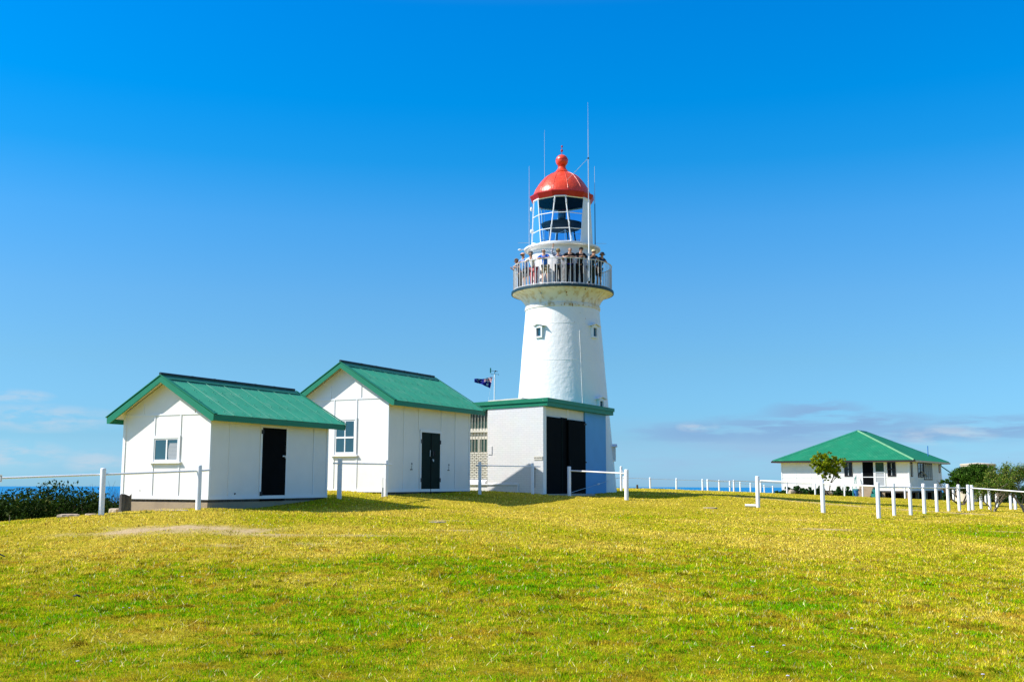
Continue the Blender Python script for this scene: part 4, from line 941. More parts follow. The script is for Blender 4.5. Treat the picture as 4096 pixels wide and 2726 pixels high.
sp_ = thing('sign_plate', 'white sign plate with dark border hanging on the fence rail, cut by the left edge', 'sign', at(-12, 1912, 24.1))
box('plate', 'trim', sp_, -.13, .13, -.035, -.027, -.085, .085); MB().box(-.115, .115, -.037, -.0351, .055, .062).box(-.115, .115, -.037, -.0351, -.062, -.055).box(.108, .115, -.037, -.0351, -.054, .054).build('border', 'darkmetal', sp_)
hk = thing('hooked_post', 'thin white stake with a looped top beside the larger shed corner', 'post', at(1531, 1980, 34.6))
MB().path([(-.03, 0, -.2), (-.03, 0, .52), (-.015, 0, .58), (.015, 0, .58), (.03, 0, .52), (.03, 0, -.2)], .012, 8).build('loop', 'rail', hk); box('flat_stake', 'rail', hk, -.028, .028, -.006, .006, -.2, .25)
gw = thing('guy_wire', 'slack cable slanting from the foot of the post by the black doors', 'cable', at(2284, 1969, 42.4)); o0 = Vector(gw.location)
MB().path([(0, 0, 0)] + [at(*q) - o0 for q in ((2391, 1935.5, 45), (2460, 1912, 51), (2484, 1909, 53.5))], .010, 6).build('cable', 'metal', gw)
q = at(2391, 1935.5, 45) - o0; q2 = at(2397, 1933.5, 45.15) - o0; MB().tube(q, q2, .035, seg=8).build('turnbuckle', 'trim', gw)

def ghit(px, py):
    d = ray(px, py); t = 3.
    for _ in range(4000):
        p = d * t
        if p.z + EYE < g1(p.x, p.y, False): break
        t += .05
    p = d * t; return Vector((p.x, p.y, g1(p.x, p.y)))
pp = thing('white_pipe', 'short white pipe lying on the grass at the foot of a fence post', 'pipe', (0, 0, 0))
a = at(2980, 2024, 39.7); b = at(3026, 2029, 39.6); a.z = g1(a.x, a.y) + .07; b.z = g1(b.x, b.y) + .07; MB().tube(a, b, .055, seg=12).build('tube', 'pipe', pp, smooth=50)
def stub(label, px, yt, yb, d, w):
    g = at(px, yb, d); h = at(px, yt, d).z - g.z
    o = thing('timber_stump', label, 'stump', g)
    mb = MB(); n = 14; rr = [1 + .12 * random.uniform(-1, 1) for _ in range(n)]
    for z, s in ((-.3, 1.05), (0, 1.02), (h * .6, .98), (h, 1.)):
        for k in range(n):
            t = 2 * math.pi * k / n; mb.v.append((math.cos(t) * w * rr[k] * s, math.sin(t) * w * rr[k] * s, z + (.03 * math.sin(t * 3) if z == h else 0)))
    for i in range(3):
        for k in range(n): mb.f.append((i * n + k, i * n + (k + 1) % n, (i + 1) * n + (k + 1) % n, (i + 1) * n + k))
    mb.f.append(tuple(range(3 * n, 4 * n))); mb.build('trunk', 'stump', o); return o
stub('weathered grey timber stump at the left corner of the small shed', 499, 1978, 2041, 26.9, .152)
stub('tiny dark timber stub on the crest right of the lighthouse', 2549, 1938.5, 1949, 60, .06)
def rock(label, px, py, sx, sy, sz, rot=0., seed=0, sink=.35):
    g = ghit(px, py); r = random.Random(seed); mb = MB(); mb.ball((0, 0, 0), 1., 14)
    nv = []
    for (x, y, z) in mb.v:
        k = 1 + .22 * math.sin(x * 3.1 + seed) * math.cos(y * 2.7 + seed * 2) + .10 * r.uniform(-1, 1); z = max(-.6, min(.55, z * 1.1))
        nv.append((x * sx * k, y * sy * k, z * sz))
    mb.v = nv; o = mb.build('flat_rock', 'rock', None); o.location = (g.x, g.y, g.z + sz * sink * .3); o.rotation_euler = (0, 0, rot); return tag(o, label, 'rock', 'pale rocks along the edge of the lawn')
rock('pale block of rock at the left foot of the small shed, beside the timber stump', 470, 2046, .22, .16, .16, .1, 1)
rock('reddish flat slab leaning against the footing of the small shed', 650, 2034, .42, .14, .09, .05, 2, 1.2)
rock('low grey slab in the grass just below the reddish slab', 690, 2043, .40, .10, .045, .0, 3)
rock('longest pale rock on the lawn edge left of the fence post', 278, 2067, .26, .16, .10, .1, 4, .8)
rock('small pale rock on the lawn edge touching the fence post', 362, 2060, .16, .10, .07, 0, 5, .8)
rock('flat grey stone set in the middle of the lawn', 1746, 2094, .20, .08, .035, 0, 6)
rock('flat pale stone in the lawn between the lighthouse and the fallen pipe', 2840, 2033, .26, .10, .05, 0, 7)
b_ = ghit(306, 2378); mb = MB(); mb.ball((0, 0, .012), .03, 10, (1.1, .8, .8)).ball((.03, .01, .008), .018, 8).ball((-.025, 0, .01), .02, 8, (1, 1, .7)); o = mb.build('dark_clod', 'black', None); o.location = b_; tag(o, 'dark clod of earth lying alone in the left foreground grass', 'clod')

# pale flowers in the lawn
fm = MB()
for k in range(6):
    a = R_(60 * k); fm.ball((.011 * math.cos(a), .011 * math.sin(a), .035 + .002 * (k % 2)), .009, 6, (1, 1, .5))
fm.ball((0, 0, .038), .006, 6); stem = MB().tube((0, 0, -.02), (0, 0, .034), .0015, seg=5)
FL = [(x / 1.812, 2050 + y / 1.812) for x, y in ((1322, 472), (1780, 487), (2165, 500), (2215, 552), (1622, 617), (893, 697), (938, 695), (562, 1097), (803, 1088))] + [(2800 + x / 1.818, 2050 + y / 1.818) for x, y in ((178, 632), (207, 805), (1106, 870), (1668, 860), (1808, 852), (1910, 803), (2000, 775), (2105, 674), (1870, 903), (1940, 762), (384, 1015), (612, 1000), (490, 1040), (640, 1222), (2060, 1217))] + [(1806, 2556)]
f0 = None
for (px, py) in FL:
    g = ghit(px, py)
    if f0 is None:
        f0 = thing('flower', 'tiny pale lilac flower in the short lawn grass', 'flower', g, 0, 'pale flowers in the lawn'); pe = fm.build('petals', 'petal', f0); se = stem.build('stem', 'teal', f0); continue
    f = f0.copy(); C.objects.link(f); f.location = g; f.rotation_euler = (0, 0, random.uniform(0, 6)); f.scale = (random.uniform(.5, .85),) * 3
    copy_part(pe, f); copy_part(se, f)

# bird whose tail shows at the left edge
g = ghit(-22, 2234); bd = thing('bird', 'black bird on the grass, only its tail in view at the left edge', 'bird', g, 0)
body = MB(); body.ball((-.06, 0, .10), .055, 14, (1.7, .9, .95)).ball((-.165, 0, .155), .032, 12, (1.1, .9, 1)).prism([(.02, -.022), (.17, -.018), (.175, .018), (.02, .022)], 'z', .0, .012)
for i in range(len(body.v) - 8, len(body.v)):
    x, y, z = body.v[i]; body.v[i] = (x, y, z + .115 - .5 * (x - .02))
body.build('body', 'black', bd, smooth=60)
MB().tube((-.19, 0, .152), (-.235, 0, .145), .008, .002, 8).build('beak', 'darkmetal', bd)
for s in (-1, 1): MB().tube((-.06, s * .02, .06), (-.05, s * .022, -.01), .004, seg=6).build('leg', 'darkmetal', bd)

# ------------------------------------------------------------------ plants
def leafmesh(name, parent, pts, size, cols, mt='leaf', up=.25):
    n = len(pts); pts = np.asarray(pts); nr = rng.standard_normal((n, 3)); nr[:, 2] += up; nr /= np.linalg.norm(nr, axis=1)[:, None]
    t = np.cross(nr, rng.standard_normal((n, 3))); t /= np.linalg.norm(t, axis=1)[:, None]; b = np.cross(nr, t)
    s = size * (.6 + .8 * rng.random((n, 1)))
    V = np.stack([pts - t * s, pts - b * s * .42 + nr * s * .12, pts + t * s, pts + b * s * .42 + nr * s * .12], 1).reshape(-1, 3).astype(np.float32)
    me = bpy.data.meshes.new(name); me.vertices.add(4 * n); me.vertices.foreach_set('co', V.ravel()); me.loops.add(4 * n); me.loops.foreach_set('vertex_index', np.arange(4 * n, dtype=np.int32))
    me.polygons.add(n); me.polygons.foreach_set('loop_start', np.arange(0, 4 * n, 4, dtype=np.int32)); me.polygons.foreach_set('loop_total', np.full(n, 4, np.int32)); me.update()
    a = me.attributes.new('Col', 'FLOAT_COLOR', 'FACE'); a.data.foreach_set('color', np.c_[cols, np.ones(n)].astype(np.float32).ravel())
    me.materials.append(M[mt]); o = bpy.data.objects.new(name, me); C.objects.link(o); o.parent = parent; return o
def clumps(blobs, n, dens=1.):
    """points through the volume of several ellipsoids, gathered into clumps with gaps"""
    out = []; w = np.array([b[3] * b[4] * b[5] for b in blobs]); w = w / w.sum()
    for (cx, cy, cz, rx, ry, rz), f in zip(blobs, w):
        nc = max(6, int(n * f / 45)); d = rng.standard_normal((nc, 3)); d /= np.linalg.norm(d, axis=1)[:, None]
        cen = d * (.35 + .65 * rng.random((nc, 1)) ** .5) * [rx, ry, rz] + [cx, cy, cz]
        m_ = int(n * f / nc) + 1
        p = cen.repeat(m_, 0) + np.clip(rng.standard_normal((nc * m_, 3)), -1.7, 1.7) * np.array([rx, ry, rz]) * .12
        out.append(np.c_[p, rng.random(nc).repeat(m_)])
    return np.concatenate(out)
def leafcols(p, a, b, c=None, pc=.0):
    k = np.clip(p[:, 3:4] * .7 + .3 * rng.random((len(p), 1)), 0, 1); col = np.array(a) + (np.array(b) - np.array(a)) * k
    if c is not None: s = rng.random(len(p)) < pc; col[s] = c
    return col * (.75 + .5 * rng.random((len(p), 1)))
def twigs(mb, p, d, L, r, lev, tips, spread=.6, rr=None):
    rr = rr or random; n = 3; pts = [p]; q = p; dd = d.copy()
    for i in range(n):
        dd = (dd + Vector((rr.uniform(-1, 1), rr.uniform(-1, 1), rr.uniform(-.4, .7))) * .22).normalized(); q = q + dd * (L / n); pts.append(q)
    mb.path(pts, [r, r * .85, r * .7, r * .55], 5 if lev < 3 else 4, cap=False)
    if lev == 0: tips.append(q); return
    for k in range(rr.choice((2, 3, 3))):
        v = Vector((rr.uniform(-1, 1), rr.uniform(-1, 1), rr.uniform(-.3, .9))).normalized()
        twigs(mb, pts[rr.choice((2, 3, 3))], (dd + v * spread).normalized(), L * rr.uniform(.6, .85), r * .58, lev - 1, tips, spread, rr)
def shrub(name, label, base, blobs, n, size, ca, cb, cc=None, pc=0., group=None, cat='shrub', stems=5, lev=2, sl=.5, mt='bark', seed=1, r0=.05):
    t = thing(name, label, cat, base, 0, group); rr = random.Random(seed); mb = MB(); tips = []
    for k in range(stems):
        v = Vector((rr.uniform(-1, 1), rr.uniform(-1, 1), rr.uniform(1.2, 2.4))).normalized(); twigs(mb, Vector((rr.uniform(-.1, .1), rr.uniform(-.1, .1), -.15)), v, sl, r0, lev, tips, .6, rr)
    mb.build('stems', mt, t)
    p = clumps(blobs, n); leafmesh('foliage', t, p[:, :3], size, leafcols(p, ca, cb, cc, pc)); return t
DG, LG = (.005, .015, .003), (.040, .080, .008)
sh = [(-30, 33, 1985, 1.5, 'dark coastal bush at the left edge of the picture'), (70, 32.5, 1979, 1.35, 'dark round bush second from the left edge'), (165, 34.5, 1966, 1.5, 'broad dark bush left of the tallest one'), (272, 34, 1944, 1.55, 'tallest dark green bush behind the lawn edge, left of the fence post'), (350, 36, 1976, 1.25, 'dark bush just left of the fence post, beside the tallest bush'), (430, 38, 2013, 1.2, 'low dark bush between the fence post and the timber stump')]
for i, (px, d, ty, r, lab) in enumerate(sh):
    top = at(px, ty, d); gzv = g1(top.x, top.y) - .1; h = top.z - gzv
    bl = [(0, 0, h - r * .75, r, r, r * .78), (-r * .75, -.3, h - r * 1.05, r * .9, r * .8, r * .8), (r * .75, .1, h - r * 1.05, r * .85, r * .8, r * .75), (0, -.5, max(.4, h - r * 1.8), r * 1.1, r * .9, r * .8)]
    if h > 3: bl.append((0, -.2, h * .35, r * 1.1, r, h * .35))
    shrub('coastal_bush', lab, (top.x, top.y, gzv), bl, 34000, .058, DG, LG, (.12, .13, .03), .03, 'dark bushes beyond the left edge of the lawn', lev=3, sl=h * .35, seed=i + 3)
for i, (px, d, ty, lab) in enumerate([(320, 35.5, 1944, 'leafless grey twigs at the right side of the tallest dark bush'), (395, 36.5, 1925, 'tallest bare blue grey twiggy shrub rising behind the fence post'), (455, 37, 1958, 'bare twiggy shrub between the fence post and the small shed')]):
    top = at(px, ty - 12, d); gzv = g1(top.x, top.y) - .1; h = top.z - gzv
    t = thing('bare_shrub', lab, 'shrub', (top.x, top.y, gzv), 0, 'leafless shrubs on the left'); mb = MB(); tips = []; rr = random.Random(40 + i)
    for k in range(7):
        v = Vector((rr.uniform(-.6, .6), rr.uniform(-.6, .6), 1.6)).normalized(); twigs(mb, Vector((rr.uniform(-.2, .2), rr.uniform(-.2, .2), -.1)), v, h * .36, .050, 4, tips, .55, rr)
    k_ = h / max(p[2] for p in mb.v); mb.v = [(p[0] * k_ * .8, p[1] * k_ * .8, p[2] * k_) for p in mb.v]; mb.build('twigs', 'twigdark', t)
g = at(36, 2092, 25.2); sp = thing('seedling', 'thin pale seedling stem at the lawn edge on the far left', 'plant', (g.x, g.y, g1(g.x, g.y))); mb = MB(); mb.path([(0, 0, -.05), (.01, 0, .08), (0, 0, .17)], .008, 6); mb.build('stem', 'twig', sp)
p = clumps([(0, 0, .20, .10, .10, .05)], 60); leafmesh('foliage', sp, p[:, :3], .022, leafcols(p, (.05, .09, .02), (.12, .15, .05)))

# small tree in front of the house
d = 85; base = at(3318, 1981, d); base.z = g1(base.x, base.y); top = at(3305, 1803, d); h = top.z - base.z; sc_ = d / FPX
tr = thing('small_tree', 'small leafy tree with bent trunk in front of the far house wall', 'tree', base); mb = MB(); tips = []
rr = random.Random(5)
mb.path([(.02, 0, -.2), (-.35, 0, .45), (-.55, 0, .95), (-.5, 0, 1.4)], [.07, .06, .055, .05], 8); mb.path([(.03, 0, -.2), (.02, 0, .5), (.10, 0, 1.0), (.35, 0, 1.45)], [.06, .05, .045, .04], 8)
for p0_, v in (((-.5, 0, 1.4), (-.5, .1, 1)), ((-.5, 0, 1.4), (.2, -.2, 1)), ((.35, 0, 1.45), (.5, .1, 1)), ((.35, 0, 1.45), (0, -.2, 1)), ((.1, 0, 1.0), (.8, 0, .8))): twigs(mb, Vector(p0_), Vector(v).normalized(), .7, .035, 2, tips, .6, rr)
mb.build('trunk', 'bark', tr)
def bpx(px, py, wx, hy, depth=None, d=d, b=None):
    q = at(px, py, d) - b; return (q.x, 0, q.z, wx * d / FPX, (depth or wx) * d / FPX, hy * d / FPX)
p = clumps([bpx(*q, d=d, b=base) for q in ((3292, 1822, 24, 15), (3262, 1838, 22, 18), (3300, 1850, 30, 24), (3340, 1836, 20, 18), (3355, 1850, 24, 15), (3278, 1872, 22, 22), (3330, 1876, 28, 20), (3366, 1862, 16, 10), (3290, 1898, 18, 14), (3335, 1900, 20, 12), (3350, 1908, 12, 8), (3306, 1912, 16, 10), (3276, 1812, 10, 8), (3318, 1810, 10, 9), (3252, 1862, 14, 12), (3376, 1838, 11, 8), (3382, 1856, 10, 7), (3262, 1886, 10, 9), (3312, 1872, 26, 20), (3348, 1888, 16, 12))], 13000)
leafmesh('foliage', tr, p[:, :3], .062, leafcols(p, (.045, .085, .004), (.42, .50, .012), (.40, .36, .05), .05))
# low shrubs under the house wall
for i, (px, d, yt, yb, wp, lab) in enumerate([(3118, 95, 1951, 1972, 26, 'leftmost low shrub at the front corner of the far house'), (3152, 94, 1946, 1974, 16, 'low shrub second from the left under the house wall'), (3192, 93, 1936, 1977, 26, 'widest low shrub with arching leaves under the house wall'), (3234, 92, 1941, 1977, 22, 'low shrub left of the small tree trunk'), (3270, 91, 1940, 1977, 16, 'low dark shrub right behind the small tree trunk'), (3345, 89.6, 1942, 1977, 22, 'low shrub right of the small tree trunk'), (3386, 88.8, 1940, 1978, 18, 'low dark shrub beside the green handrail of the steps')]):
    b = at(px, yb, d); b.z = min(b.z, g1(b.x, b.y)); hh = at(px, yt, d).z - b.z; w = wp * d / FPX
    shrub('low_shrub', lab, b, [(0, 0, hh * .5, w, w * .8, hh * .45), (-w * .5, -.1, hh * .35, w * .6, w * .6, hh * .35), (w * .5, -.1, hh * .4, w * .6, w * .6, hh * .4)], 900, .10, (.012, .035, .010), (.045, .13, .030), group='low shrubs under the house wall', lev=1, sl=.4, seed=60 + i, r0=.02)
for i, (px, d, y, lab) in enumerate([(3166, 92.5, 1974, 'pale boulder among the low shrubs left of the small tree'), (3322, 88.8, 1976, 'pale boulder at the foot of the small tree')]):
    b = at(px, y, d); mb = MB(); mb.ball((0, 0, .1), .34 if i == 0 else .2, 12, (1, .8, .85)); mb.v = [(x + .05 * math.sin(9 * z + i), y_ + .04 * math.sin(7 * x), z) for x, y_, z in mb.v]; o = mb.build('boulder', 'rock', None, smooth=30); o.location = b; tag(o, lab, 'rock', 'boulders by the house')
for i, (px, d, yt, yb, wp, lab) in enumerate([(3795, 88, 1948, 2004, 26, 'dark shrub between the far house and the low water tank'), (3925, 84, 1940, 2016, 34, 'dark shrub behind the bollards beside the low water tank'), (3990, 80, 1935, 2022, 36, 'dark shrub seen behind the stem of the dry bush'), (4055, 78, 1938, 2024, 36, 'dark shrub behind the two stout bollards at the right edge'), (4120, 76, 1936, 2026, 40, 'dark shrub cut by the right edge behind the dry bush')]):
    b = at(px, yb, d); b.z = min(b.z, g1(b.x, b.y)); hh = at(px, yt, d).z - b.z; w = wp * d / FPX
    shrub('background_shrub', lab, b, [(0, 0, hh * .5, w, w * .8, hh * .48), (-w * .6, -.1, hh * .35, w * .7, w * .6, hh * .35), (w * .6, -.1, hh * .4, w * .7, w * .6, hh * .4)], 5000, .075, (.010, .026, .010), (.05, .10, .025), group='dark shrubs behind the bollards', lev=1, sl=.6, seed=80 + i, r0=.03)
# green bush and dry bush at the right
d = 64; b = at(3850, 2012, d); b.z = g1(b.x, b.y)
t = thing('green_bush', 'large dense green bush in front of the water tanks', 'bush', b); mb = MB(); tips = []; rr = random.Random(8)
for v in ((-.9, 0, .7), (-.3, .1, 1), (.3, -.1, 1), (.9, 0, .9)): twigs(mb, Vector((0, 0, -.1)), Vector(v).normalized(), .8, .06, 3, tips, .55, rr)
mb.build('stems', 'bark', t)
p = clumps([bpx(*q, d=d, b=b) for q in ((3905, 1872, 50, 20, 40), (3870, 1890, 50, 26, 45), (3940, 1895, 38, 28), (3830, 1908, 36, 18), (3795, 1925, 28, 12), (3775, 1928, 18, 9), (3870, 1925, 46, 22), (3930, 1930, 46, 28), (3965, 1915, 26, 28), (3900, 1955, 56, 24), (3880, 1905, 70, 40), (3960, 1880, 26, 20), (3830, 1940, 40, 18))], 30000)
leafmesh('foliage', t, p[:, :3], .055, leafcols(p, (.012, .040, .006), (.075, .17, .012), (.14, .20, .05), .06))
d = 50; b = at(3973, 2037, d); b.z = g1(b.x, b.y)
t = thing('dry_bush', 'half bare dry bush with grey twigs at the right edge', 'bush', b); mb = MB(); tips = []; rr = random.Random(21)
for v, L_ in (((-.35, 0, 1), .75), ((.15, .1, 1), .8), ((.5, -.1, 1), .8), ((.0, -.2, 1.2), .8), ((.9, .1, .9), .8)): twigs(mb, Vector((rr.uniform(-.08, .08), 0, -.15)), Vector(v).normalized(), L_ * .72, .032, 5, tips, .62, rr)
mb.build('twigs', 'twig', t)
tp = np.array([tuple(q) for q in tips]); tp = tp[rng.random(len(tp)) < .8]
pp_ = tp.repeat(14, 0) + rng.standard_normal((len(tp) * 14, 3)) * .10; cc = np.where(rng.random((len(pp_), 1)) < .55, np.array([[.05, .13, .010]]), np.array([[.20, .23, .04]])) * (.7 + .6 * rng.random((len(pp_), 1)))
leafmesh('foliage', t, pp_, .040, cc)
b2 = at(4098, 2030, d); b2.z = g1(b2.x, b2.y)
t = thing('dry_bush', 'twiggy dry bush with a thick leaning stem, cut by the right edge', 'bush', b2); mb = MB(); tips = []; rr = random.Random(33)
mb.path([(.1, 0, -.2), (-.1, 0, .25), (-.45, 0, .75)], [.07, .06, .05], 8)
for p0_, v in (((-.45, 0, .75), (-.3, 0, 1)), ((-.45, 0, .75), (.3, 0, 1)), ((-.1, 0, .25), (.6, 0, 1)), ((-.1, 0, .3), (.1, -.3, 1)), ((-.45, 0, .75), (-.8, .2, .6))): twigs(mb, Vector(p0_), Vector(v).normalized(), .50, .032, 5, tips, .62, rr)
mb.build('twigs', 'twig', t)
tp = np.array([tuple(q) for q in tips]); tp = tp[rng.random(len(tp)) < .75]
pp_ = tp.repeat(13, 0) + rng.standard_normal((len(tp) * 13, 3)) * .10; cc = np.where(rng.random((len(pp_), 1)) < .5, np.array([[.05, .13, .010]]), np.array([[.20, .23, .04]])) * (.7 + .6 * rng.random((len(pp_), 1)))
leafmesh('foliage', t, pp_, .040, cc)

# ------------------------------------------------------------------ people on the gallery
def skin(name, nodes, edges, root, mt, parent, sub=1):
    """one continuous surface grown round connected joints: nodes {key: (x, y, z, radius)}"""
    keys = list(nodes); me = bpy.data.meshes.new(name); me.from_pydata([nodes[k][:3] for k in keys], [(keys.index(a), keys.index(b)) for a, b in edges], [])
    o = bpy.data.objects.new(name, me); C.objects.link(o); md = o.modifiers.new('skin', 'SKIN'); md.use_smooth_shade = True
    for i, k in enumerate(keys):
        r = nodes[k][3]; r = r if isinstance(r, tuple) else (r, r)
        me.skin_vertices[0].data[i].radius = r; me.skin_vertices[0].data[i].use_root = (k == root)
    s = o.modifiers.new('sub', 'SUBSURF'); s.levels = sub; s.render_levels = sub
    dg = bpy.context.evaluated_depsgraph_get(); nm = bpy.data.meshes.new_from_object(o.evaluated_get(dg)); bpy.data.objects.remove(o)
    nm.materials.clear(); nm.materials.append(M[mt] if isinstance(mt, str) else mt); nm.polygons.foreach_set('use_smooth', [True] * len(nm.polygons))
    o = bpy.data.objects.new(name, nm); C.objects.link(o); o.parent = parent; return o
SK = [colmat('fair_skin', (.60, .34, .24), .6), colmat('tanned_skin', (.42, .22, .14), .6)]
def person(label, ang_, r, ht, arms, shirt, legs, hair, sleeve='short', shorts=False, stripes=None, hat=None, glasses=False, skin_i=0, turn=.8, stance=.10, female=False, lean=.16, shoes=(.5, .5, .5), belt=None):
    a = R_(ang_); t = thing('person', label, 'person', (TX0 + r * math.sin(a), TY0 - r * math.cos(a), 8.99 + EYE), a * turn, 'people leaning on the gallery railing')
    k = ht / 1.72; y0 = -lean
    sw = .165 if female else .19
    J = {'pelvis': (0, .02, .93, .115), 'waist': (0, .02 + y0 * .3, 1.08, .11), 'chest': (0, y0 * .75, 1.27, .125), 'neckb': (0, y0, 1.43, .07), 'neck': (0, y0 - .03, 1.49, .05), 'head': (0, y0 - .06, 1.59, .085), 'crown': (0, y0 - .045, 1.675, .068)}
    E_ = [('pelvis', 'waist'), ('waist', 'chest'), ('chest', 'neckb'), ('neckb', 'neck'), ('neck', 'head'), ('head', 'crown')]
    for s, n in ((-1, 'l'), (1, 'r')):
        J['hip' + n] = (s * .095, .02, .88, .095); J['knee' + n] = (s * (stance + .01), -.01, .49, .058); J['ankle' + n] = (s * (stance + .02), .03, .09, .040); J['toe' + n] = (s * (stance + .04), -.10, .035, .035)
        E_ += [('pelvis', 'hip' + n), ('hip' + n, 'knee' + n), ('knee' + n, 'ankle' + n), ('ankle' + n, 'toe' + n)]
        el, wr, hd = arms[n]
        J['sho' + n] = (s * sw, y0 * .9, 1.395, .062); J['elb' + n] = (*el, .042); J['wri' + n] = (*wr, .029); J['palm' + n] = (*hd, .034)
        E_ += [('neckb', 'sho' + n), ('sho' + n, 'elb' + n), ('elb' + n, 'wri' + n), ('wri' + n, 'palm' + n)]
        W_, P_ = Vector(wr), Vector(hd); d_ = (P_ - W_).normalized(); sd = d_.cross(Vector((0, 0, 1)) if abs(d_.z) < .8 else Vector((0, 1, 0))).normalized(); dn = sd.cross(d_) * (1 if n == 'l' else 1)
        for f_, (off_, ln) in enumerate(((-.030, .062), (-.010, .072), (.010, .068), (.030, .055))):
            b1 = P_ + sd * off_ + d_ * .035; b2 = b1 + d_ * ln * .55 - dn * .006; b3 = b2 + d_ * ln * .45 - dn * .022
            for q, nm in ((b1, 'a'), (b2, 'b'), (b3, 'c')): J['f%d%s%s' % (f_, nm, n)] = (*q, .0085)
            E_ += [('palm' + n, 'f%da%s' % (f_, n)), ('f%da%s' % (f_, n), 'f%db%s' % (f_, n)), ('f%db%s' % (f_, n), 'f%dc%s' % (f_, n))]
        t1 = P_ + sd * (.045 * s) - d_ * .01; t2 = t1 + (sd * s + d_ * 1.2).normalized() * .04
        J['th' + n] = (*t1, .010); J['tt' + n] = (*t2, .009); E_ += [('palm' + n, 'th' + n), ('th' + n, 'tt' + n)]
    J = {q: (v[0] * k, v[1] * k if q not in () else v[1], v[2] * k, v[3] * (k if not isinstance(v[3], tuple) else 1)) for q, v in J.items()}
    # hands stay on the rail whatever the height of the person
    skin('body', J, E_, 'pelvis', SK[skin_i], t)
    g = lambda q, f: (*J[q][:3], J[q][3] * f + .006)
    mid = lambda p, q, f, r_: (*[J[p][i] + (J[q][i] - J[p][i]) * f for i in range(3)], r_)
    S_ = {'pelvis': (J['pelvis'][0], J['pelvis'][1], J['pelvis'][2] + .0, .150 * k if not female else .145 * k), 'waist': (*J['waist'][:3], .138 * k if not female else .118 * k), 'chest': (*J['chest'][:3], (.152 if not female else .135) * k), 'neckb': g('neckb', 1.12)}
    SE = [('pelvis', 'waist'), ('waist', 'chest'), ('chest', 'neckb')]
    for n in 'lr':
        S_['sho' + n] = g('sho' + n, 1.22)
        if sleeve == 'short': S_['se' + n] = mid('sho' + n, 'elb' + n, .72, .066)
        else: S_['se' + n] = g('elb' + n, 1.25); S_['sw' + n] = mid('elb' + n, 'wri' + n, .88, .040); SE.append(('se' + n, 'sw' + n))
        SE += [('neckb', 'sho' + n), ('sho' + n, 'se' + n)]
    skin('shirt', S_, SE, 'pelvis', shirt, t)
    P_ = {'pelvis': (J['pelvis'][0], J['pelvis'][1], J['pelvis'][2] - .02, .142 * k)}; PE = []
    for n in 'lr':
        P_['hip' + n] = g('hip' + n, 1.14)
        if shorts: P_['kn' + n] = mid('hip' + n, 'knee' + n, .86, .092); PE += [('hip' + n, 'kn' + n)]
        else: P_['kn' + n] = g('knee' + n, 1.32); P_['an' + n] = (*J['ankle' + n][:2], J['ankle' + n][2] + .03, .064); PE += [('hip' + n, 'kn' + n), ('kn' + n, 'an' + n)]
        PE += [('pelvis', 'hip' + n)]
    skin('shorts' if shorts else 'trousers', P_, PE, 'pelvis', legs, t)
    for n in 'lr':
        an, to = Vector(J['ankle' + n][:3]), Vector(J['toe' + n][:3]); MB().path([(an.x, an.y + .05, .045), (an.x, an.y, .055), (to.x, to.y + .03, .045), (to.x, to.y - .02, .035)], [.035, .052, .050, .028], 10).build('shoe', colmat('shoe_leather', shoes), t, smooth=60)
    hx, hy, hz = J['head'][:3]; hx0 = Vector((hx, hy, hz))
    # face
    for s in (-1, 1): MB().ball((hx + s * .032, hy - .083 * k, hz + .012), .011, 8).build('eye', 'darkmetal', t); MB().ball((hx + s * .088 * k, hy + .005, hz), .022, 8, (.4, .8, 1.2)).build('ear', SK[skin_i], t)
    MB().ball((hx, hy - .094 * k, hz - .012), .016, 8, (.8, 1.1, 1.5)).build('nose', SK[skin_i], t); MB().ball((hx, hy - .083 * k, hz - .05), .022, 8, (1.1, .4, .35)).build('mouth', colmat('lips', (.35, .08, .07)), t)
    if glasses: MB().box(hx - .078, hx - .008, hy - .100 * k, hy - .088 * k, hz - .010, hz + .032).box(hx + .008, hx + .078, hy - .100 * k, hy - .088 * k, hz - .010, hz + .032).box(hx - .09, hx - .080, hy - .09, hy + .0, hz + .012, hz + .022).box(hx + .080, hx + .09, hy - .09, hy + .0, hz + .012, hz + .022).box(hx - .008, hx + .008, hy - .098 * k, hy - .09 * k, hz + .012, hz + .020).build('sunglasses', 'darkmetal', t)
    if hair:
        col, kind_ = hair; mb = MB()
        if kind_ == 'curly':
            for i in range(46):
                v = Vector((rng.standard_normal(), rng.standard_normal(), rng.standard_normal())).normalized()
                if v.y < -.45 and v.z < .45: continue
                q = hx0 + Vector((v.x * .088, v.y * .095 + .012, v.z * .10 + .045)); mb.ball(q, .034, 8)
        elif kind_ == 'bob':
            mb.ball(hx0 + Vector((0, .014, .035)), .108 * k, 14, (1, 1, 1)); mb.v = [(x, max(y, hy - .072 - .25 * max(0, z - hz - .05)) if z < hz + .075 else y, z) for x, y, z in mb.v]
        else:
            mb.ball(hx0 + Vector((0, .020, .018)), .096 * k, 14, (1, .95, .85)); mb.v = [(x, max(y, hy - .02), z) for x, y, z in mb.v]
        mb.build('hair', colmat('hair_colour', col), t, smooth=60)
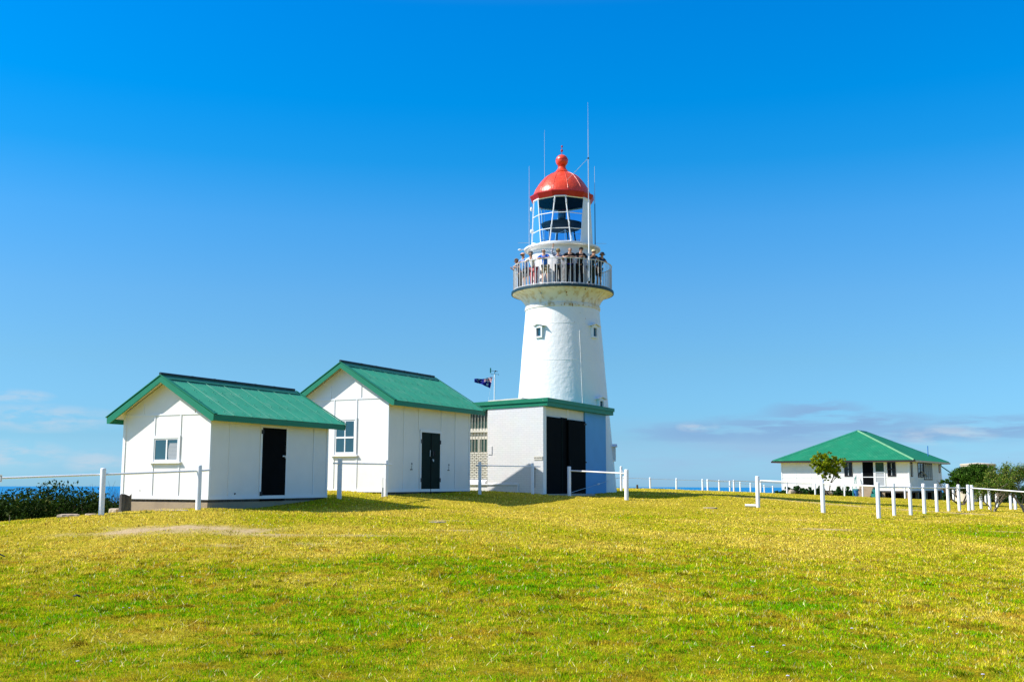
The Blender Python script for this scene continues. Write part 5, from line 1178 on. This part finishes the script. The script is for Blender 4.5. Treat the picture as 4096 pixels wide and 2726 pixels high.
    if hat:
        col, kind_ = hat; mb = MB(); pr = [(.098, .030), (.100, .055), (.094, .085), (.072, .112), (.035, .125), (.002, .128)]
        mb.lathe([(r_ * k, hz + z_) for r_, z_ in pr], 20, c=(hx, hy + .005))
        if kind_ == 'cap': mb.add([(hx - .07, hy - .075, hz + .048), (hx + .07, hy - .075, hz + .048), (hx + .05, hy - .17, hz + .036), (hx - .05, hy - .17, hz + .036), (hx - .07, hy - .075, hz + .040), (hx + .07, hy - .075, hz + .040), (hx + .05, hy - .17, hz + .030), (hx - .05, hy - .17, hz + .030)], [(0, 1, 2, 3), (7, 6, 5, 4), (2, 6, 7, 3), (1, 5, 6, 2), (0, 3, 7, 4)])
        else: mb.lathe([(.096 * k, hz + .040), (.150 * k, hz + .005), (.150 * k, hz + .0), (.096 * k, hz + .030)], 20, c=(hx, hy + .005))
        mb.build('cap' if kind_ == 'cap' else 'hat', colmat('hat_cloth', col), t, smooth=50)
    if belt: ring(.150, 0, .022, 24).build('belt', colmat('belt_cloth', belt), t).location = (0, .02, .955 * k)
    return t
RY = -.34                                                             # the rail in front of a person standing at radius 2.02
lean2 = {'l': ((-.27, -.22, 1.25), (-.09, RY, 1.255), (-.02, RY - .03, 1.26)), 'r': ((.27, -.22, 1.25), (.09, RY, 1.27), (.03, RY - .03, 1.285))}
wide = {'l': ((-.36, -.24, 1.23), (-.20, RY, 1.25), (-.13, RY - .03, 1.255)), 'r': ((.30, -.24, 1.25), (.12, RY, 1.26), (.05, RY - .03, 1.265))}
outl = {'l': ((-.30, -.28, 1.20), (-.26, -.44, 1.26), (-.20, -.48, 1.28)), 'r': ((.24, -.26, 1.22), (.10, -.40, 1.28), (.02, -.42, 1.30))}
wave = {'l': ((-.30, -.16, 1.56), (-.24, -.20, 1.79), (-.225, -.22, 1.87)), 'r': ((.25, -.02, 1.16), (.22, -.22, 1.24), (.20, RY, 1.26))}
chin = {'l': ((-.30, -.26, 1.26), (-.09, -.32, 1.42), (-.04, -.30, 1.48)), 'r': ((.28, -.24, 1.25), (.14, RY, 1.26), (.08, RY - .03, 1.27))}
side = {'l': ((-.26, .0, 1.13), (-.26, -.12, .92), (-.26, -.14, .84)), 'r': ((.33, -.22, 1.25), (.14, RY, 1.27), (.07, RY - .02, 1.275))}
NAVY = colmat('navy_cotton', (.012, .020, .10)); BLUE = colmat('blue_polo', (.035, .16, .62)); LBLUE = colmat('pale_blue_polo', (.16, .34, .75)); WHITEC = colmat('white_blouse', (.72, .70, .68)); BLACK = colmat('black_cotton', (.008, .008, .010)); TEALN = colmat('dark_slate_cotton', (.020, .045, .085)); KHAKI = colmat('khaki_cotton', (.25, .20, .12)); PINK = colmat('dusty_red_cotton', (.42, .12, .13)); GREYC = colmat('grey_cotton', (.12, .12, .13)); OLIVE = colmat('dark_olive_cotton', (.05, .045, .035)); DGREEN = colmat('dark_green_cotton', (.010, .022, .016)); CHAR = colmat('charcoal_cotton', (.02, .022, .026))
def stripemat():
    mt, nt, b, N, L = newmat('striped_knit'); setp(b, Roughness=.8)
    tc = N.new('ShaderNodeTexCoord'); mp = N.new('ShaderNodeMapping'); mp.inputs['Rotation'].default_value = (0, R_(12), 0); L.new(tc.outputs['Object'], mp.inputs[0]); w = N.new('ShaderNodeTexWave'); w.bands_direction = 'Z'; w.inputs['Scale'].default_value = 3.4; L.new(mp.outputs[0], w.inputs['Vector'])
    r = N.new('ShaderNodeValToRGB'); r.color_ramp.interpolation = 'CONSTANT'; r.color_ramp.elements[0].color = (.012, .018, .16, 1); r.color_ramp.elements[1].color = (.62, .62, .66, 1); r.color_ramp.elements[1].position = .5
    L.new(w.outputs['Fac'], r.inputs[0]); L.new(r.outputs[0], b.inputs['Base Color']); return mt
STRIPE = stripemat()
person('woman with curly brown hair, sunglasses and navy top, at the far left of the railing', -80, 2.06, 1.52, outl, NAVY, OLIVE, ((.20, .11, .06), 'curly'), 'short', glasses=True, female=True, turn=.75, lean=.20, stance=.08, skin_i=0)
person('man in peach cap, pale blue polo and dark shorts, beside the grey haired woman', -62, 1.98, 1.72, wide, LBLUE, GREYC, None, 'short', shorts=True, hat=((.72, .38, .22), 'cap'), glasses=True, skin_i=1, turn=.8, stance=.11)
person('woman with grey hair, white blouse and dusty red trousers leaning on the railing', -45.5, 2.0, 1.66, wide, WHITEC, PINK, ((.16, .15, .15), 'curly'), 'long', female=True, turn=.85, stance=.10, skin_i=1)
person('balding man in bright blue polo and khaki shorts with sunglasses', -26, 2.02, 1.70, wide, BLUE, KHAKI, ((.40, .27, .20), 'short'), 'short', shorts=True, glasses=True, shoes=(.75, .72, .74), stance=.10)
person('woman in navy and white striped top waving one raised arm', -8, 2.0, 1.68, wave, STRIPE, CHAR, ((.30, .20, .07), 'bob'), 'long', female=True, glasses=True, stance=.08, lean=.10)
person('bald man in black shirt with blue belt, both forearms on the rail', 6.5, 2.02, 1.73, wide, BLACK, BLACK, ((.35, .24, .18), 'short'), 'short', belt=(.02, .02, .35), stance=.10, shoes=(.35, .36, .38))
person('man in black cap and black long sleeved shirt with hands clasped on the rail', 20.5, 2.02, 1.76, lean2, BLACK, BLACK, ((.10, .08, .07), 'short'), 'long', hat=((.010, .011, .016), 'cap'), stance=.11, shoes=(.35, .36, .38))
person('man in cream cap and dark slate shirt with a hand raised to his chin', 39.5, 2.0, 1.74, chin, TEALN, DGREEN, ((.08, .06, .05), 'short'), 'short', hat=((.70, .60, .38), 'cap'), skin_i=1, stance=.10, shoes=(.03, .03, .03))
person('man in dark brimmed hat and dark shorts, at the right end of the railing', 56.5, 2.0, 1.72, side, TEALN, CHAR, ((.03, .025, .02), 'short'), 'short', shorts=True, hat=((.02, .022, .03), 'brim'), skin_i=1, stance=.10, shoes=(.03, .03, .03))

# ------------------------------------------------------------------ light, sky, view
SAZ, SEL = 81.8, 41.8
tv = Vector((math.sin(R_(SAZ)) * math.cos(R_(SEL)), math.cos(R_(SAZ)) * math.cos(R_(SEL)), -math.sin(R_(SEL))))
sun = bpy.data.objects.new('sun', bpy.data.lights.new('sun', 'SUN')); C.objects.link(sun); sun.rotation_euler = tv.to_track_quat('-Z', 'Y').to_euler()
sun.data.energy = 4.3; sun.data.angle = R_(.5); sun.data.color = (1., .955, .88); sun.location = (-40, -10, 60)

wd = bpy.data.worlds.new('World'); bpy.context.scene.world = wd; wd.use_nodes = True
nt = wd.node_tree; N, L = nt.nodes, nt.links; bg = N['Background']; bg.inputs['Strength'].default_value = .10
sk = N.new('ShaderNodeTexSky'); sk.sky_type = 'NISHITA'; sk.sun_disc = False; sk.sun_elevation = R_(SEL); sk.sun_rotation = R_(180 + SAZ); sk.altitude = 90; sk.air_density = 1.0; sk.dust_density = .6; sk.ozone_density = 2.2
def math_(op, a, b=None, clamp=False):
    n = N.new('ShaderNodeMath'); n.operation = op; n.use_clamp = clamp
    for i, v in enumerate((a, b)):
        if v is None: continue
        if isinstance(v, (int, float)): n.inputs[i].default_value = v
        else: L.new(v, n.inputs[i])
    return n.outputs[0]
tc = N.new('ShaderNodeTexCoord'); sp = N.new('ShaderNodeSeparateXYZ'); L.new(tc.outputs['Generated'], sp.inputs[0])
az = math_('ARCTAN2', sp.outputs['X'], sp.outputs['Y']); el = math_('ARCSINE', sp.outputs['Z'])
SKYRAMP = [(0.3, (.402, .844, 1.457)), (2.3, (.315, .630, 1.016)), (6.3, (.345, .655, .88)), (9.7, (.325, .70, .95)), (13.7, (.217, .741, 1.076)), (17., (.047, .731, 1.153)), (20.2, (.0, .739, 1.247)), (25.1, (.0, .735, 1.339)), (31, (.5, .78, 1.25)), (45, (1.3, 1.12, 1.22))]                          # colour balance of the sky by height above the horizon (degrees)
rp = N.new('ShaderNodeValToRGB'); e_ = rp.color_ramp.elements
while len(e_) < len(SKYRAMP): e_.new(.5)
for k, (d_, c_) in enumerate(SKYRAMP): e_[k].position = d_ / 45.; e_[k].color = (*[v / 2. for v in c_], 1)
L.new(math_('DIVIDE', el, R_(45)), rp.inputs[0])
tn = N.new('ShaderNodeVectorMath'); tn.operation = 'MULTIPLY'; L.new(sk.outputs[0], tn.inputs[0])
dbl = N.new('ShaderNodeVectorMath'); dbl.operation = 'SCALE'; dbl.inputs['Scale'].default_value = 2.; L.new(rp.outputs[0], dbl.inputs[0]); L.new(dbl.outputs[0], tn.inputs[1])
# thin cloud banks low over the sea, by direction
def noise2(sx, sy, det=6, off=0.):
    cb = N.new('ShaderNodeCombineXYZ'); L.new(math_('MULTIPLY', az, sx), cb.inputs[0]); L.new(math_('MULTIPLY', el, sy), cb.inputs[1]); cb.inputs[2].default_value = off
    n = N.new('ShaderNodeTexNoise'); n.inputs['Scale'].default_value = 1.; n.inputs['Detail'].default_value = det; n.inputs['Roughness'].default_value = .58; L.new(cb.outputs[0], n.inputs['Vector']); return n.outputs['Fac']
def blob(a0, e0, ra, re):
    x = math_('DIVIDE', math_('SUBTRACT', az, a0), ra); y = math_('DIVIDE', math_('SUBTRACT', el, e0), re)
    d2 = math_('ADD', math_('MULTIPLY', x, x), math_('MULTIPLY', y, y)); return math_('SUBTRACT', 1., d2, True)
def mixc(f, a, col):
    x = N.new('ShaderNodeMix'); x.data_type = 'RGBA'; L.new(f, x.inputs['Factor']); L.new(a, x.inputs['A'])
    x.inputs['B'].default_value = (*col, 1); return x.outputs['Result']
def dirpx(px, py):
    d = ray(px, py).normalized(); return math.atan2(d.x, d.y), math.asin(d.z)
def maxb(bs):
    o = bs[0]
    for b in bs[1:]: o = math_('MAXIMUM', o, b)
    return o
gb = maxb([blob(*dirpx(*p), ra, re) for p, ra, re in (((2800, 1728), .075, .012), ((3260, 1650), .055, .014), ((3420, 1690), .085, .012), ((3120, 1712), .10, .016), ((3960, 1712), .075, .014), ((3650, 1735), .06, .010))])
gcl = math_('MULTIPLY', gb, math_('MULTIPLY', math_('SUBTRACT', noise2(15, 115, 8), .40), 8., True), True)
wb = maxb([blob(*dirpx(*p), ra, re) for p, ra, re in (((2790, 1706), .022, .006), ((3770, 1738), .05, .010), ((130, 1670), .085, .014), ((60, 1582), .035, .007), ((60, 1815), .05, .014), ((380, 1845), .03, .012))])
wcl = math_('MULTIPLY', wb, math_('MULTIPLY', math_('SUBTRACT', noise2(24, 85, 8, 3.), .41), 6., True), True)
hz = blob(.20, .018, .75, .045); hcl = math_('MULTIPLY', hz, math_('MULTIPLY', math_('SUBTRACT', noise2(6, 40, 6, 7.), .30), 2.6, True), True)
WC = 10.
c = mixc(math_('MULTIPLY', hcl, .85), tn.outputs[0], (.34 * WC * .58, .53 * WC * .58, .78 * WC * .58))
c = mixc(math_('MULTIPLY', gcl, .9), c, (.255 * WC * .58, .455 * WC * .58, .74 * WC * .58))
c = mixc(math_('MULTIPLY', wcl, .6), c, (.60 * WC * .58, .70 * WC * .58, .81 * WC * .58))
L.new(c, bg.inputs['Color'])

sc_ = bpy.context.scene
sc_.view_settings.view_transform = 'Standard'; sc_.view_settings.look = 'None'; sc_.view_settings.gamma = 1.; sc_.view_settings.exposure = .75
sc_.render.engine = 'CYCLES'; sc_.cycles.use_denoising = True
sc_.cycles.max_bounces = 6; sc_.cycles.transparent_max_bounces = 16
try: sc_.cycles.denoising_prefilter = 'NONE'
except Exception: pass
